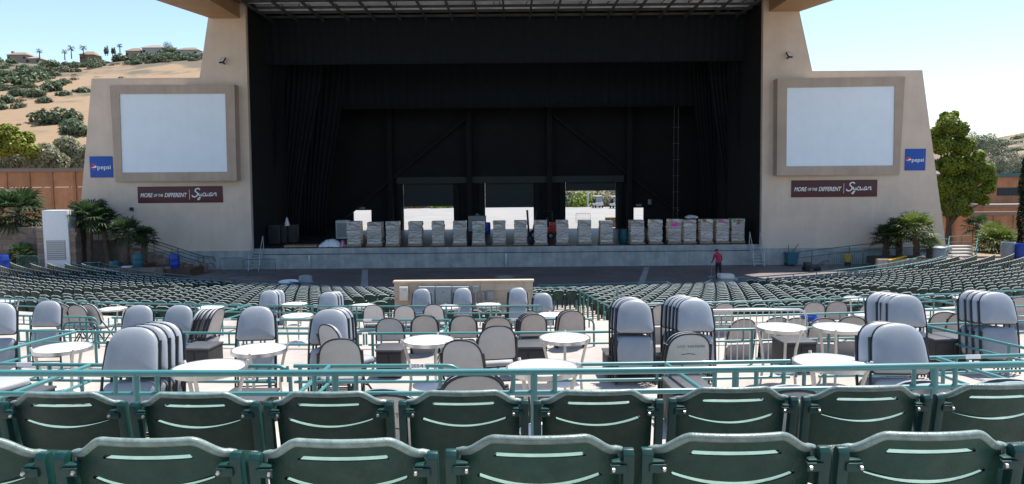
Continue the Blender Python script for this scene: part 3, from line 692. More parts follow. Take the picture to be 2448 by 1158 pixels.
# pale olive trees behind the terracotta wall on the left
Y = 92
for i, (lst, mm, lab) in enumerate((([(20, 320, 26), (45, 345, 26), (10, 350, 28), (70, 360, 20), (60, 330, 18)], 'yleaf', 'yellow green tree behind the terracotta wall, tallest of its row'), ([(40, 385, 34), (20, 400, 30), (75, 390, 26)], 'olive', 'pale olive tree behind the terracotta wall beneath the yellow green one'), ([(110, 370, 30), (95, 392, 30), (130, 390, 28)], 'olive', 'pale olive tree behind the middle of the terracotta wall'), ([(165, 352, 28), (150, 380, 30), (185, 372, 26), (180, 395, 26)], 'olive', 'pale olive tree behind the terracotta wall against the stage tower'), ([(225, 370, 30), (210, 395, 30)], 'olive', 'olive tree mostly hidden behind the stage tower edge'))):
    Yq = Y + 4 * (i % 2) + i; c = at_y(lst[0][0], 420, Yq); b0 = Vector((c.x, Yq, -.6)); tree(lab, b0, 9, blobs_from_px(b0, Yq, [(a_, b_, r_ * 1.3) for a_, b_, r_ in lst]), 5200, .38, M[mm], .22, seed=60 + i)
# ridge palms, cypresses, round tree
def far_palm(px, py, hp, label):
    p = on_hill(px, py + 4) or at_y(px, py, 440); Y = p.y; sc = Y / FPX; hh = hp * sc
    o = thing('palm_tree', label, 'palm tree', p, 0, 'palms on the ridge'); rn = random.Random(px)
    MB().tube([p - Vector((0, 0, 1)), p + Vector((0, 0, hh * .78))], [.35, .25], 6).build('trunk', M['bark'], o)
    mb = MB(); tp = p + Vector((0, 0, hh * .8))
    for i in range(34):
        a = i * 2.4 + rn.random() * .3; e = rn.uniform(-.9, 1.0); L = hh * .40
        d = Vector((math.cos(a), math.sin(a), 0)); q = tp + d * L * .6 + Vector((0, 0, e * L * .6)); q2 = tp + d * L + Vector((0, 0, e * L * .45 - .25 * L)); s_ = Vector((-d.y, d.x, 0)) * L * .10
        mb.add([tp, q + s_, q2, q - s_], [(0, 1, 2, 3)])
    mb.build('crown', M['scrub'], o, recalc=False)
for px, py, hp in ((95, 140, 22), (155, 140, 20), (171, 137, 26), (200, 136, 26), (287, 126, 20)): far_palm(px, py, hp, 'slim palm tree standing among the ridge houses')
for px, hp in ((252, 16), (257, 19), (269, 14), (274, 15)):
    p = on_hill(px, 130) or at_y(px, 130, 440); hh = hp / FPX * p.y
    o = thing('cypress_tree', 'thin dark cypress in a short row on the ridge', 'tree', p, 0, 'cypresses on the ridge')
    MB().tube([p - Vector((0, 0, 1)), p + Vector((0, 0, hh * .3))], .2, 6).build('trunk', M['bark'], o)
    leaves(MB(), [(p + Vector((0, 0, hh * q)), r, r, hh * .2) for q, r in ((.2, .7), (.45, .8), (.7, .6), (.9, .35))], 300, .5, rnd).build('crown', M['scrub'], o, recalc=False)
p = on_hill(402, 126) or at_y(402, 126, 440); r = 11 / FPX * p.y
tree('round green tree on the ridge beside the pale grey house', p, r * 1.6, [((0, 0, r * 1.3), r, r, r), ((-.5 * r, 0, r * .7), r * .7, r * .7, r * .6), ((.4 * r, 0, r * .8), r * .7, r * .7, r * .6)], 700, r * .2, M['scrub'], .3, seed=90, lim=False)

# ------------------------------------------------------------------ terracotta walls and building at the sides
def panel_wall(label, pxa, pxb, pytop, Y, pitch_px, zb0, px_off=0):
    a = at_y(pxa, pytop, Y); c = at_y(pxb, pytop, Y); o = thing('boundary_wall', label, 'wall', ((a.x + c.x) / 2, Y, zb0)); zt_ = (a.z + c.z) / 2
    n = max(1, round((pxb - pxa) / pitch_px)); st_ = (c.x - a.x) / n
    for i in range(n):
        x0_ = a.x + i * st_
        MB().bb((x0_ + .11, Y, zb0), (x0_ + st_ - .11, Y + .2, zt_ - 1.25)).build('panel', M['rustwall'], o)
        MB().bb((x0_ + .11, Y, zt_ - 1.21), (x0_ + st_ - .11, Y + .2, zt_)).build('panel', M['rustwall'], o)
    for i in range(n + 1):
        x0_ = a.x + i * st_; MB().bb((x0_ - .1, Y - .08, zb0), (x0_ + .1, Y + .2, zt_)).build('pilaster', M['rustwall2'], o)
    MB().bb((a.x - .15, Y - .15, zt_ + .002), (c.x + .15, Y + .35, zt_ + .3)).build('cap', M['cap'], o)
panel_wall('tall terracotta panel wall below the hillside, beside the stage tower', -150, 232, 412, 60, 58, -.4)
panel_wall('brown terracotta panel wall behind the palms beside the leafy tree', 2235, 2520, 515, 64, 50, -.4)
# low building on the right
Yb = 80; ob = thing('building', 'low terracotta building with a teal roof edge and dark window', 'building', at_y(2440, 520, Yb)); ob.location.z = -.4
a = at_y(2300, 425, Yb); c = at_y(2620, 425, Yb)
MB().bb((a.x, Yb, -.4), (c.x, Yb + 9, a.z)).build('wall', M['rustwall'], ob)
MB().bb((a.x - .3, Yb - .3, a.z + .002), (c.x + .3, Yb + 9.3, a.z + .42)).build('roof', M['rail2'], ob)
q0, q1 = at_y(2383, 468, Yb), at_y(2440, 449, Yb); wn = MB().bb((q0.x, Yb - .06, q0.z), (q1.x + 1.5, Yb + .05, q1.z)).build('window', M['shutter'], ob)
q = at_y(2400, 495, Yb - 4); MB().bb((a.x, Yb - 4, -.4), (c.x, Yb - .002, q.z)).build('annex', M['rustwall2'], ob)
MB().bb((a.x - .2, Yb - 4.2, q.z + .002), (c.x + .2, Yb - .004, q.z + .25)).build('annex_cap', M['cap'], ob)

# ------------------------------------------------------------------ side areas beside the pit
def make_palm(label, trunk_h, cr, m, seed, n=30):
    """fan palm about its base"""
    rn = random.Random(seed); o = thing('palm_tree', label, 'palm tree')
    k = 9; lean = rn.uniform(-.12, .12)
    pts = [(lean * (i / k) ** 2 * trunk_h, .03 * math.sin(i), -.15 + (trunk_h + .15) * i / k) for i in range(k + 1)]
    mb = MB().tube(pts, [.19 - .05 * i / k + .025 * (i % 2) for i in range(k + 1)], 10)
    top = Vector(pts[-1])
    for i in range(50):           # old leaf bases
        a = rn.random() * 6.28; t_ = rn.random(); q = Vector((lean * t_ * t_ * trunk_h, 0, trunk_h * t_)); d = Vector((math.cos(a), math.sin(a), .0))
        mb.bar(q + d * .12, q + d * .24 + Vector((0, 0, .10)), .05, .02)
    mb.buildl('trunk', M['bark'], o, recalc=False)
    for i in range(n):
        a = i * 2.399 + rn.random() * .3; el = R_(-35 + 105 * ((i + .5) / n) ** .9)
        d = Vector((math.cos(a) * math.cos(el), math.sin(a) * math.cos(el), math.sin(el)))
        L = cr * rn.uniform(.45, .6); e = top + d * L + Vector((0, 0, -.06)); side = d.cross(Vector((0, 0, 1)))
        side = side.normalized() if side.length > .05 else Vector((1, 0, 0)); up = side.cross(d)
        lf = MB().tube([top, e], [.02, .012], 4)
        nb = 13
        for j in range(nb):
            b_ = R_(-100 + 200 * j / (nb - 1)); bl = cr * .55 * (.7 + .3 * math.cos(b_)) * rn.uniform(.9, 1.1)
            v = (d * math.cos(b_) + side * math.sin(b_)).normalized(); sp = v.cross(up).normalized() * cr * .035
            tip = e + v * bl + Vector((0, 0, -.35 * bl * rn.uniform(.3, 1))); md = e + v * bl * .55 + up * .03
            lf.add([e, md + sp, tip, md - sp], [(0, 1, 2, 3)])
        lf.buildl('frond', m, o, recalc=False)
    return o
def place_palm(px, py, Y, h, cr, label, m='palm', seed=1, zb0=None, n=30):
    o = make_palm(label, h, cr, M[m], seed, n); p = at_y(px, py, Y); o.location = (p.x, Y, p.z if zb0 is None else zb0); return o
zs = .42
PL = 'dark green fan palm in the planter beside the stairs under the hillside tower'
struct('planter_bed', MB().bb((at_y(190, 600, 47).x, 45.2, .3), (at_y(352, 600, 47).x, 48.0, .62)), M['soil'])
place_palm(212, 600, 46.6, 3.0, 1.55, PL, seed=2, zb0=.62)
place_palm(205, 600, 47.4, 2.9, 1.4, PL, seed=3, zb0=.62)
place_palm(256, 600, 47.2, 2.7, 1.35, PL, seed=4, zb0=.62)
place_palm(302, 600, 45.9, 2.1, 1.3, PL, seed=5, zb0=.62)
place_palm(343, 600, 47.0, 1.7, 1.0, PL, seed=6, zb0=.62)
for o in bpy.data.objects:
    if o.get('label') == PL: o['group'] = 'palms in the planter'
rt = thing('retaining_wall', 'brown block retaining wall below the bushy palm beside the white cabinet', 'wall', (at_y(40, 600, 47.2).x, 47.2, 0))
a, c = at_y(-160, 545, 47.2), at_y(96, 543, 47.2)
nr = 7; hh = (c.z - .42) / nr
for i in range(nr):
    x = a.x + (.3 if i % 2 else 0)
    while x < c.x - .1:
        x2 = min(x + .8, c.x); MB().bb((x + .008, 47.2 + .01 * ((i * 7 + int(x * 3)) % 3), .42 + i * hh), (x2 - .008, 47.55, .42 + (i + 1) * hh - .012)).build('block', M['block'], rt); x = x2
MB().bb((a.x, 47.56, .0), (c.x, 50.5, c.z - .05)).build('soil_fill', M['soil'], rt)
place_palm(45, 540, 48.6, .9, 2.2, 'bushy wide fan palm above the block wall beside the white cabinet', seed=8, zb0=c.z - .06, n=44)
place_palm(50, 620, 46.6, .9, 1.0, 'small dark palm in front of the block retaining wall', seed=9, zb0=.42)
# white cabinet between two block pillars
Yc = 45.6; a, c = at_y(108, 640, Yc), at_y(160, 503, Yc)
cb = thing('utility_cabinet', 'tall white utility cabinet with a grille door between block pillars', 'cabinet', ((a.x + c.x) / 2, Yc, .42))
MB().bb((a.x, Yc, .42), (c.x, Yc + .9, c.z)).build('body', M['white'], cb, bevel=.02)
g0, g1 = at_y(114, 622, Yc), at_y(156, 575, Yc)
dr_ = MB().bb((g0.x, Yc - .03, g0.z), (g1.x, Yc - .002, g1.z)).build('grille_door', M['grey'], cb)
for i in range(9):
    z = g0.z + (g1.z - g0.z) * (i + .5) / 9; MB().bb((g0.x + .05, Yc - .045, z - .02), (g1.x - .05, Yc - .031, z + .02)).build('louvre', M['offwhite'], dr_)
for s_, px in ((0, 92), (1, 160)):
    p0, p1 = at_y(px, 640, Yc + .1), at_y(px + 18, 545, Yc + .1)
    o = thing('block_pillar', ('split block pillar beside the white cabinet on the bushy palm side', 'split block pillar beside the white cabinet on the stairs side')[s_], 'pillar', ((p0.x + p1.x) / 2, Yc + .4, .42))
    for i in range(12):
        z = .42 + (p1.z - .42) * i / 12; MB().bb((p0.x + (a.x - .02 - p0.x if 0 else 0), Yc + .1 + .01 * (i % 2), z), (p1.x - (.03 if s_ == 0 else 0), Yc + .7, z + (p1.z - .42) / 12 - .012)).build('block', M['block'], o)
# stairs climbing beside the tower
st = thing('stairway', 'concrete stairway climbing along the foot of the hillside tower', 'stairs', (at_y(470, 640, 48.4).x, 48.4, 0))
x0_ = at_y(476, 640, 48.4).x; x1_ = at_y(250, 560, 48.4).x; ns = 12
for i in range(ns):
    xa = x0_ + (x1_ - x0_) * i / ns; MB().bb((xa + (x1_ - x0_) / ns, 48.02, 0), (xa - .006, 48.9, .17 * (i + 1))).build('step', M['block'], st, bevel=.01)
MB().bb((x1_ - 4, 48.02, 0), (x1_ - .004, 48.9, .17 * ns)).build('landing', M['block'], st)
def hand(name, label, pts, zdrop, posts, r=.025, m='rail2', parent_h=.9, bars=1, group=None):
    """handrail along pts (world, at rail height) with posts of height parent_h"""
    o = thing(name, label, 'railing', (pts[0][0], pts[0][1], pts[0][2] - parent_h), 0, group)
    P_ = [Vector(p) for p in pts]
    MB().tube(P_, r, 8).build('top_bar', M[m], o)
    if bars > 1: MB().tube([p - Vector((0, 0, zdrop)) for p in P_], r * .8, 8).build('lower_bar', M[m], o)
    L = [(P_[i + 1] - P_[i]).length for i in range(len(P_) - 1)]; T = sum(L); q0 = P_[0]
    for f in posts:
        d = f * T; i = 0
        while i < len(L) - 1 and d > L[i]: d -= L[i]; i += 1
        q = P_[i].lerp(P_[i + 1], min(1, d / L[i])); MB().tube([q, q - Vector((0, 0, parent_h))], r * .95, 8).build('post', M[m], o)
    return o
for Yh, nm in ((48.0, 'dark teal stair handrail on the pit side of the concrete stairway'), (48.85, 'dark teal stair handrail on the wall side of the concrete stairway')):
    hand('handrail', nm, [(x0_ + .9, Yh, .55), (x0_ + .8, Yh, .85), (x0_, Yh, .95), (x1_, Yh, .17 * ns + .95), (x1_ - 3.5, Yh, .17 * ns + .95)], .45, [.09, .25, .4, .55, .7, .85], bars=2)
# low planter kerb in front, made of blocks
pk = thing('planter_kerb', 'low curved stone planter kerb in front of the stairway', 'kerb', (at_y(350, 645, 45.5).x, 45.4, 0))
for i, px in enumerate(range(190, 470, 14)):
    b0, b1 = at_y(px, 640, 45.6 + .0), at_y(px + 13.4, 640, 45.6); yk = 44.9 + 2.4 * sm((px - 380) / 90.) if px > 380 else 44.9
    for j in range(2): MB().bb((b0.x, yk, .02 + .31 * j), (b1.x, yk + .3, .02 + .31 * j + .29)).build('stone', M['block'], pk, bevel=.02)
struct('planter_fill', MB().bb((at_y(352, 640, 46).x, 45.2, 0), (at_y(468, 640, 46).x, 47.9, .5)), M['soil'])
def barrel(px, Y, z, r, h, m, label, lid=None, nm='barrel', cat='barrel'):
    p = at_y(px, 600, Y); o = thing(nm, label, cat, (p.x, Y, z))
    MB().lathe([(r * .86, 0), (r * .9, h * .04), (r * .98, h * .3), (r, h * .33), (r * .98, h * .36), (r, h * .66), (r * 1.02, h * .69), (r, h * .72), (r * .96, h * .97), (r * .9, h), (r * .84, h), (r * .82, h * .93)], (0, 0, 0), 20).buildl('body', M[m], o)
    if lid: MB().lathe([(r * 1.06, h + .002), (r * 1.06, h + .07), (r * .8, h + .13), (r * .3, h + .16)], (0, 0, 0), 20).buildl('lid', M[lid], o)
    return o
barrel(416, 45.6, .5, .31, .86, 'bluep', 'tall blue plastic barrel on the planter at the foot of the stairs')
o = barrel(328, 45.2, .62, .30, .82, 'tealbin', 'dull teal barrel bin standing in the palm planter')
barrel(272, 45.2, .62, .3, .4, 'tealbin', 'short dark teal tub beside the round white lid in the planter')
p = at_y(300, 632, 45.0); o = thing('round_lid', 'round white plastic lid lying on the palm planter edge', 'lid', (p.x, 45.2, .62)); MB().lathe([(.3, 0), (.36, .03), (.34, .08), (.2, .11)], n=20).buildl('rim', M['white'], o); MB().lathe([(.16, .112), (.14, .15)], n=16).buildl('knob', M['bluep'], o)
barrel(4, 44.6, .42, .34, 1.1, 'bluep', 'blue barrel beside the small palm near the block retaining wall')
# crowd barriers
def barrier(px0, px1, pytop, Y, label, m='rail2', hb=1.05, nb=18, zb0=0, group=None, sep=False):
    a, c = at_y(px0, pytop, Y), at_y(px1, pytop, Y); o = thing('crowd_barrier', label, 'barrier', ((a.x + c.x) / 2, Y, zb0), 0, group); z0, z1 = zb0 + .14, zb0 + hb; rr = .1
    pts = [(a.x, Y, z0), (a.x, Y, z1 - rr), (a.x + .03, Y, z1 - .03), (a.x + rr, Y, z1), (c.x - rr, Y, z1), (c.x - .03, Y, z1 - .03), (c.x, Y, z1 - rr), (c.x, Y, z0)]
    MB().tube(pts, .019, 8).build('frame', M[m], o); MB().tube([(a.x, Y, z0), (c.x, Y, z0)], .016, 6).build('bottom_bar', M[m], o)
    mb = MB()
    for i in range(nb):
        x = a.x + (c.x - a.x) * (i + 1) / (nb + 1); k = MB() if sep else mb; k.tube([(x, Y, z0), (x, Y, z1)], .008, 5)
        if sep: k.build('bar', M[m], o)
    if not sep: mb.build('bars', M[m], o)
    for x in (a.x + .2, c.x - .2):
        MB().tube([(x, Y - .28, zb0 + .012), (x, Y - .02, zb0 + .15), (x, Y + .28, zb0 + .012)], .015, 6).build('foot', M[m], o)
barrier(525, 580, 616, 46.2, 'dark teal crowd barrier in front of the stage beside the aluminium steps, wall end', group='crowd barriers by the stage')
barrier(583, 658, 620, 45.3, 'dark teal crowd barrier directly in front of the aluminium steps', group='crowd barriers by the stage')
barrier(40, 92, 610, 44.2, 'dark crowd barrier in front of the block retaining wall', zb0=.42)
barrier(196, 246, 618, 43.6, 'low dark crowd barrier beside the white cabinet pillar', zb0=.2, hb=.9, nb=10)
# aluminium stage steps
def steps(px, label, s_):
    p = P(px, 590); o = thing('stage_steps', label, 'steps', (p.x, FY - .6, 0)); n = 6
    for i in range(n):
        z = .2 + (SZ - .2) * i / n; yy = FY - 1.0 + .85 * i / n
        MB().box((p.x + .02 * i * 0, yy, z), (.62, .16, .03)).build('tread', M['alum'], o)
    for sx in (-.33, .33):
        MB().bar((p.x + sx, FY - 1.15, .005), (p.x + sx, FY - .08, SZ + .02), .04, .09).build('stringer', M['alum'], o)
        MB().tube([(p.x + sx * 1.05, FY - 1.0, .25), (p.x + sx * 1.05, FY - .95, .95), (p.x + sx * 1.05, FY - .1, SZ + .85), (p.x + sx * 1.05, FY - .05, SZ)], .022, 6).build('handrail', M['alum'], o)
steps(618, 'aluminium access steps with handrails beside the hillside tower', -1); steps(1803, 'aluminium access steps with handrails behind the person in red', 1)

# right side
a = at_y(1893, 630, 48.3); o = thing('wheeled_bin', 'teal wheeled bin with its lid off against the stage front plinth', 'bin', (a.x, 48.4, 0))
MB().add([(-.3, -.3, .12), (.3, -.3, .12), (.3, .3, .12), (-.3, .3, .12), (-.36, -.36, .82), (.36, -.36, .82), (.36, .36, .82), (-.36, .36, .82)], [(3, 2, 1, 0), (0, 1, 5, 4), (1, 2, 6, 5), (2, 3, 7, 6), (3, 0, 4, 7)]).buildl('body', M['tealbin'], o)
MB().box((0, 0, .84), (.78, .78, .06)).buildl('rim', M['tealbin'], o, bevel=.01)
for sx in (-.28, .28): MB().lathe([(.1, -.03), (.1, .03)], n=14).xf(Matrix.Translation((sx, .3, .1)) @ Matrix.Rotation(math.pi / 2, 4, 'Y')).buildl('wheel', M['tyre'], o)
for q in ((-.1, .2, .84, -.12, .25, 1.35), (.15, .2, .84, .55, .3, 1.4)): MB().tube([q[:3], q[3:]], .02, 6).buildl('broom_handle', M['black2'], o)
hand('handrail', 'long dark teal ramp handrail along the foot of the leafy tree tower', [at_y(1905, 603, 48.3), at_y(2080, 583, 48.3), at_y(2265, 572, 48.3)], .4, [.1, .35, .6, .85], bars=2)
barrier(1982, 2062, 606, 46.6, 'dark crowd barrier in front of the leafy tree tower, nearer the stage', nb=16, group='crowd barriers by the leafy tree tower')
barrier(2064, 2130, 604, 47.0, 'dark crowd barrier in front of the palms by the leafy tree tower', nb=14, group='crowd barriers by the leafy tree tower')
pr = thing('planter_kerb', 'low tan planter kerb around the palms by the leafy tree tower', 'kerb', (at_y(2180, 610, 45.2).x, 45.2, .42))
for i in range(16):
    b0, b1 = at_y(2095 + i * 13, 610, 45.4), at_y(2095 + i * 13 + 12.4, 610, 45.4); MB().bb((b0.x, 45.2, 0), (b1.x, 45.5, .72)).build('stone', M['beige'], pr, bevel=.02)
struct('planter_bed', MB().bb((at_y(2090, 600, 47).x, 45.52, .2), (at_y(2290, 600, 47).x, 48.0, .66)), M['soil'])
PR = 'dark fan palm in the tan kerbed planter by the leafy tree tower'
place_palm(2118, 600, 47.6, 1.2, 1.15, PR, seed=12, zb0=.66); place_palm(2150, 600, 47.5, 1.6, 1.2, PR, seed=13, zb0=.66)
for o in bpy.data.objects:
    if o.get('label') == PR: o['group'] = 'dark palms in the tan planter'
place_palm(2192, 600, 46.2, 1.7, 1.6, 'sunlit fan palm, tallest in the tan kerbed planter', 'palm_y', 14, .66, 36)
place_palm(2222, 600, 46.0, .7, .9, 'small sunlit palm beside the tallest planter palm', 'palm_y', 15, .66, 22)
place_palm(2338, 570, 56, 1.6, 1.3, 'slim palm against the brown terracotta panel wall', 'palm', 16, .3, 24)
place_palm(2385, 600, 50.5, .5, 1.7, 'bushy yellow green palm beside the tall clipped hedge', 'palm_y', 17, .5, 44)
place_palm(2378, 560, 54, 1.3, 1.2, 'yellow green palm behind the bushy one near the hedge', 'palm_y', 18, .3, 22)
struct('planter_bed', MB().slab([(v.x, v.y) for v in (at_y(2330, 600, 48), at_y(2480, 600, 48), at_y(2480, 600, 55), at_y(2310, 600, 55))], .2, .55), M['ground'])
# right hand steps and rails
sr = thing('stairway', 'short concrete stairway beside the tan planter and bushy yellow palm', 'stairs', (at_y(2300, 610, 47).x, 47, .42))
for i in range(5):
    b0, b1 = at_y(2275, 610, 47 + .7 * i), at_y(2325, 610, 47 + .7 * i); MB().bb((b0.x, 47 + .7 * i, .3), (b1.x, 47.69 + .7 * i, .5 + .14 * i)).build('step', M['concrete'], sr, bevel=.01)
for px, lab in ((2262, 'teal stair rail on the tower side of the short stairway'), (2330, 'teal stair rail on the hedge side of the short stairway')):
    hand('handrail', lab, [at_y(px, 600, 45.5), at_y(px + 4, 592, 47.2), at_y(px + 8, 566, 51), at_y(px + 60, 564, 51.5)], .4, [.05, .3, .55, .9], m='rail', bars=2, parent_h=.85)
o = barrel(2246, 44.4, .42, .36, 1.0, 'greybin', 'grey barrel bin beside the top end of the curved front rail', 'greybin')
barrel(2410, 46.5, .55, .42, 1.05, 'greybin', 'grey barrel in front of the tall clipped hedge', None); barrel(2444, 46.0, .55, .40, 1.0, 'bluep', 'blue barrel in front of the tall clipped hedge')
p = at_y(2444, 600, 49); hg = thing('hedge', 'tall narrow clipped dark green hedge at the end of the seating', 'hedge', (p.x + .5, 49, .42)); tz = at_y(2444, 382, 49).z
MB().tube([(p.x + .5, 49, .42), (p.x + .5, 49, tz - .5)], [.12, .05], 6).build('trunk', M['bark'], hg)
rn = random.Random(9); mb = MB()
for i in range(9000):
    z = rn.uniform(.5, tz + .1); a_ = rn.random() * 6.283; rr = .62 * (1 + .08 * math.sin(z * 3 + a_ * 2)) * (1 if z < tz - .5 else .85) * rn.uniform(.8, 1.08)
    q = Vector((p.x + .5 + rr * math.cos(a_) * 1.25, 49 + rr * math.sin(a_), z)); d = Vector((rn.gauss(0, 1), rn.gauss(0, 1), rn.gauss(0, 1))).normalized(); e = d.cross(Vector((0, .3, 1))).normalized() * .05; d *= .075
    mb.add([q - d, q + e, q + d, q - e], [(0, 1, 2, 3)])
mb.build('crown', M['leafd'], hg, recalc=False)
# yellow tub and hose reel in the shade, a dark machine on the pit floor
p = at_z(748, 610, 0); p = at_y(2030, 620, 47.4); o = thing('bucket', 'yellow plastic bucket behind the crowd barrier by the leafy tree tower', 'bucket', (p.x, 47.6, 0)); MB().lathe([(.16, .3), (.2, .32), (.24, .75), (.26, .75), (.26, .8)], n=18).buildl('body', M['yellow'], o); MB().lathe([(.2, 0), (.2, .3)], n=18).buildl('stand', M['black2'], o)
p = at_y(2148, 617, 45.0); o = thing('caution_sign', 'folded yellow plastic sign lying on the tan planter kerb', 'sign', (p.x, 45.1, .72)); MB().box((0, 0, .07), (1.1, .26, .05)).xf(Matrix.Rotation(R_(-14), 4, 'Y')).buildl('board', M['yellow'], o, bevel=.01); MB().box((.1, .05, .02), (.9, .2, .03)).buildl('back_board', M['yellow'], o)
p = at_z(1940, 648, 0); o = thing('floor_machine', 'dark folded equipment trolley lying on the pit paving', 'trolley', (p.x, p.y, 0))
MB().box((0, 0, .22), (.9, .5, .16)).buildl('deck', M['black2'], o, bevel=.03); MB().box((-.25, 0, .42), (.4, .42, .24)).buildl('motor', M['cabinet'], o, bevel=.05)
for x in (-.35, .35):
    for y in (-.25, .25): MB().lathe([(.14, -.04), (.14, .04)], n=16).xf(Matrix.Translation((x, y, .14)) @ Matrix.Rotation(math.pi / 2, 4, 'X')).buildl('wheel', M['tyre'], o)
MB().tube([(.3, -.2, .3), (.75, -.2, .5), (.95, -.2, .62), (.95, .2, .62), (.75, .2, .5), (.3, .2, .3)], .02, 6).buildl('handle', M['black2'], o)

# ------------------------------------------------------------------ wrapped pallet loads along the stage edge
def pallet_mesh():
    mb = MB()
    for i in range(6): mb.box((-.5 + .2 * i, 0, .125), (.13, 1.0, .02))
    for y in (-.44, 0, .44): mb.box((0, y, .062), (1.12, .10, .1))
    return mb
PMESH = {}
def pallet_stack(px0, px1, pyt, label, seed, sticker=None, Y=49.75):
    rn = random.Random(seed); a, c = at_y(px0, pyt, Y), at_y(px1, pyt, Y); wd = min(1.12, c.x - a.x); cx = (a.x + c.x) / 2; hz = c.z - SZ - .136
    yc = Y + .52 + rn.uniform(0, .25)
    o = thing('pallet_load', label, 'pallet load', (cx, yc, SZ + .004), rn.uniform(-.04, .04), 'wrapped pallet loads along the stage edge')
    if 'p' not in PMESH: PMESH['p'] = pallet_mesh().mesh('pallet', M['wood'])
    link('pallet', PMESH['p'], o).scale.x = wd
    n = 8; z = .137
    for i in range(n):
        h = hz / n * rn.uniform(.88, 1.0) if i < n - 1 else .137 + hz - z
        w2 = wd / 2 * rn.uniform(.93, 1.02); d2 = .46 * rn.uniform(.95, 1.02); ox = rn.uniform(-.015, .015); nn = 7
        vs = []                       # cartons sag a little: a wavy slab
        for j, zz in enumerate((0, .35, .7, 1)):
            bul = (0, .02, .015, -.004)[j]
            for k in range(4):
                for q in range(nn):
                    u = -1 + 2 * q / nn; x, y = ((u, -1), (1, u), (-u, 1), (-1, -u))[k]
                    vs.append((ox + x * (w2 + bul * rn.uniform(.3, 1)), y * (d2 + bul * rn.uniform(.3, 1)), z + zz * (h - .006) + (.012 * rn.uniform(-1, 1) if 0 < j < 3 else 0)))
        m_ = 4 * nn; fs = [(j * m_ + q, j * m_ + (q + 1) % m_, (j + 1) * m_ + (q + 1) % m_, (j + 1) * m_ + q) for j in range(3) for q in range(m_)] + [tuple(range(m_))[::-1], tuple(range(3 * m_, 4 * m_))]
        MB().add(vs, fs).buildl('carton_layer', M['carton'], o, ang=30); z += h
    if sticker:
        for (dx, dz, s1, m_) in sticker: MB().box((dx * wd, -.505, .137 + hz * dz), (s1, .006, s1 * .55)).buildl('sticker', M[m_], o)
LD = 'plastic wrapped carton stack on a wooden pallet at the stage edge'
stacks = [(828, 860, 530), (875, 910, 532), (921, 952, 530), (974, 1006, 531), (1030, 1060, 530), (1082, 1113, 529), (1128, 1158, 529), (1178, 1208, 529), (1229, 1259, 528), (1278, 1308, 527), (1331, 1360, 527), (1384, 1415, 527), (1436, 1465, 529), (1508, 1540, 527), (1555, 1585, 526), (1601, 1631, 525), (1637, 1667, 526), (1677, 1706, 525), (1716, 1746, 525), (1753, 1784, 524)]
ST = {6: ([(.05, .55, .28, 'green_st')], 'wrapped carton stack with one green sticker'), 15: ([(-.05, .76, .42, 'pink')], 'wrapped carton stack with one large pink sticker'), 17: ([(-.2, .95, .2, 'pred'), (-.1, .88, .14, 'green_st')], 'wrapped carton stack with a red and a green tag on top'), 18: ([(-.1, .93, .24, 'pink')], 'wrapped carton stack with a pink tag near its top'), 19: ([(-.25, .92, .2, 'green_st'), (.05, .93, .22, 'pred'), (.3, .92, .18, 'green_st'), (.0, .80, .2, 'bluep')], 'wrapped carton stack with several green, red and blue tags')}
for i, s_ in enumerate(stacks):
    k = ST.get(i); pallet_stack(*s_, (k[1] + ' at stage edge') if k else LD, 100 + i, k[0] if k else None)
# a flat bag on one load
p = at_y(1653, 523, 50.3); MBx = leaves
o = thing('plastic_bag', 'crumpled clear plastic bag lying on top of a pallet load', 'bag', (p.x, 50.4, p.z))
rn = random.Random(2); mb = MB().lathe([(.05, 0), (.38, .01), (.42, .09), (.26, .18), (.05, .21)], n=18); mb.v = [v + Vector((rn.uniform(-.05, .05), rn.uniform(-.05, .05), rn.uniform(0, .05))) for v in mb.v]; mb.buildl('sheet', M['white'], o)
# heap of plastic sheeting, flat pallets, dark cases
p = at_y(795, 592, 49.9); o = thing('tarp_heap', 'crumpled pale plastic sheeting heap with a pink corner on the stage', 'tarp', (p.x, 50.2, SZ))
rn = random.Random(4); vs = []; n1, n2 = 16, 8
def heap(m, x0, x1, nm, hsc):
    vs = []
    for i in range(n1 + 1):
        for j in range(n2 + 1):
            u, v = i / n1, j / n2; x = x0 + (x1 - x0) * u; hgt = hsc * math.sin(math.pi * v) ** .6 * math.sin(math.pi * (.06 + .88 * u)) ** .7
            vs.append((x + rn.uniform(-.03, .03), -.5 + v + rn.uniform(-.03, .03), max(.01, hgt + rn.uniform(-.06, .06))))
    q = MB().add(vs, [(i * (n2 + 1) + j, (i + 1) * (n2 + 1) + j, (i + 1) * (n2 + 1) + j + 1, i * (n2 + 1) + j + 1) for i in range(n1) for j in range(n2)]).buildl(nm, m, o, recalc=False)
heap(M['white'], -.9, .55, 'sheet', .5); heap(mat('pink sheet', (.62, .28, .42), .5), .5, .8, 'pink_sheet', .42)
FPL = 'empty wooden pallet lying flat on the stage near the plastic heap'
for px in (700, 738, 815):
    p = at_y(px, 590, 50.0); o = thing('pallet', FPL, 'pallet', (p.x, 50.3, SZ + .004), .05, 'flat empty pallets'); q = link('boards', PMESH['p'], o)
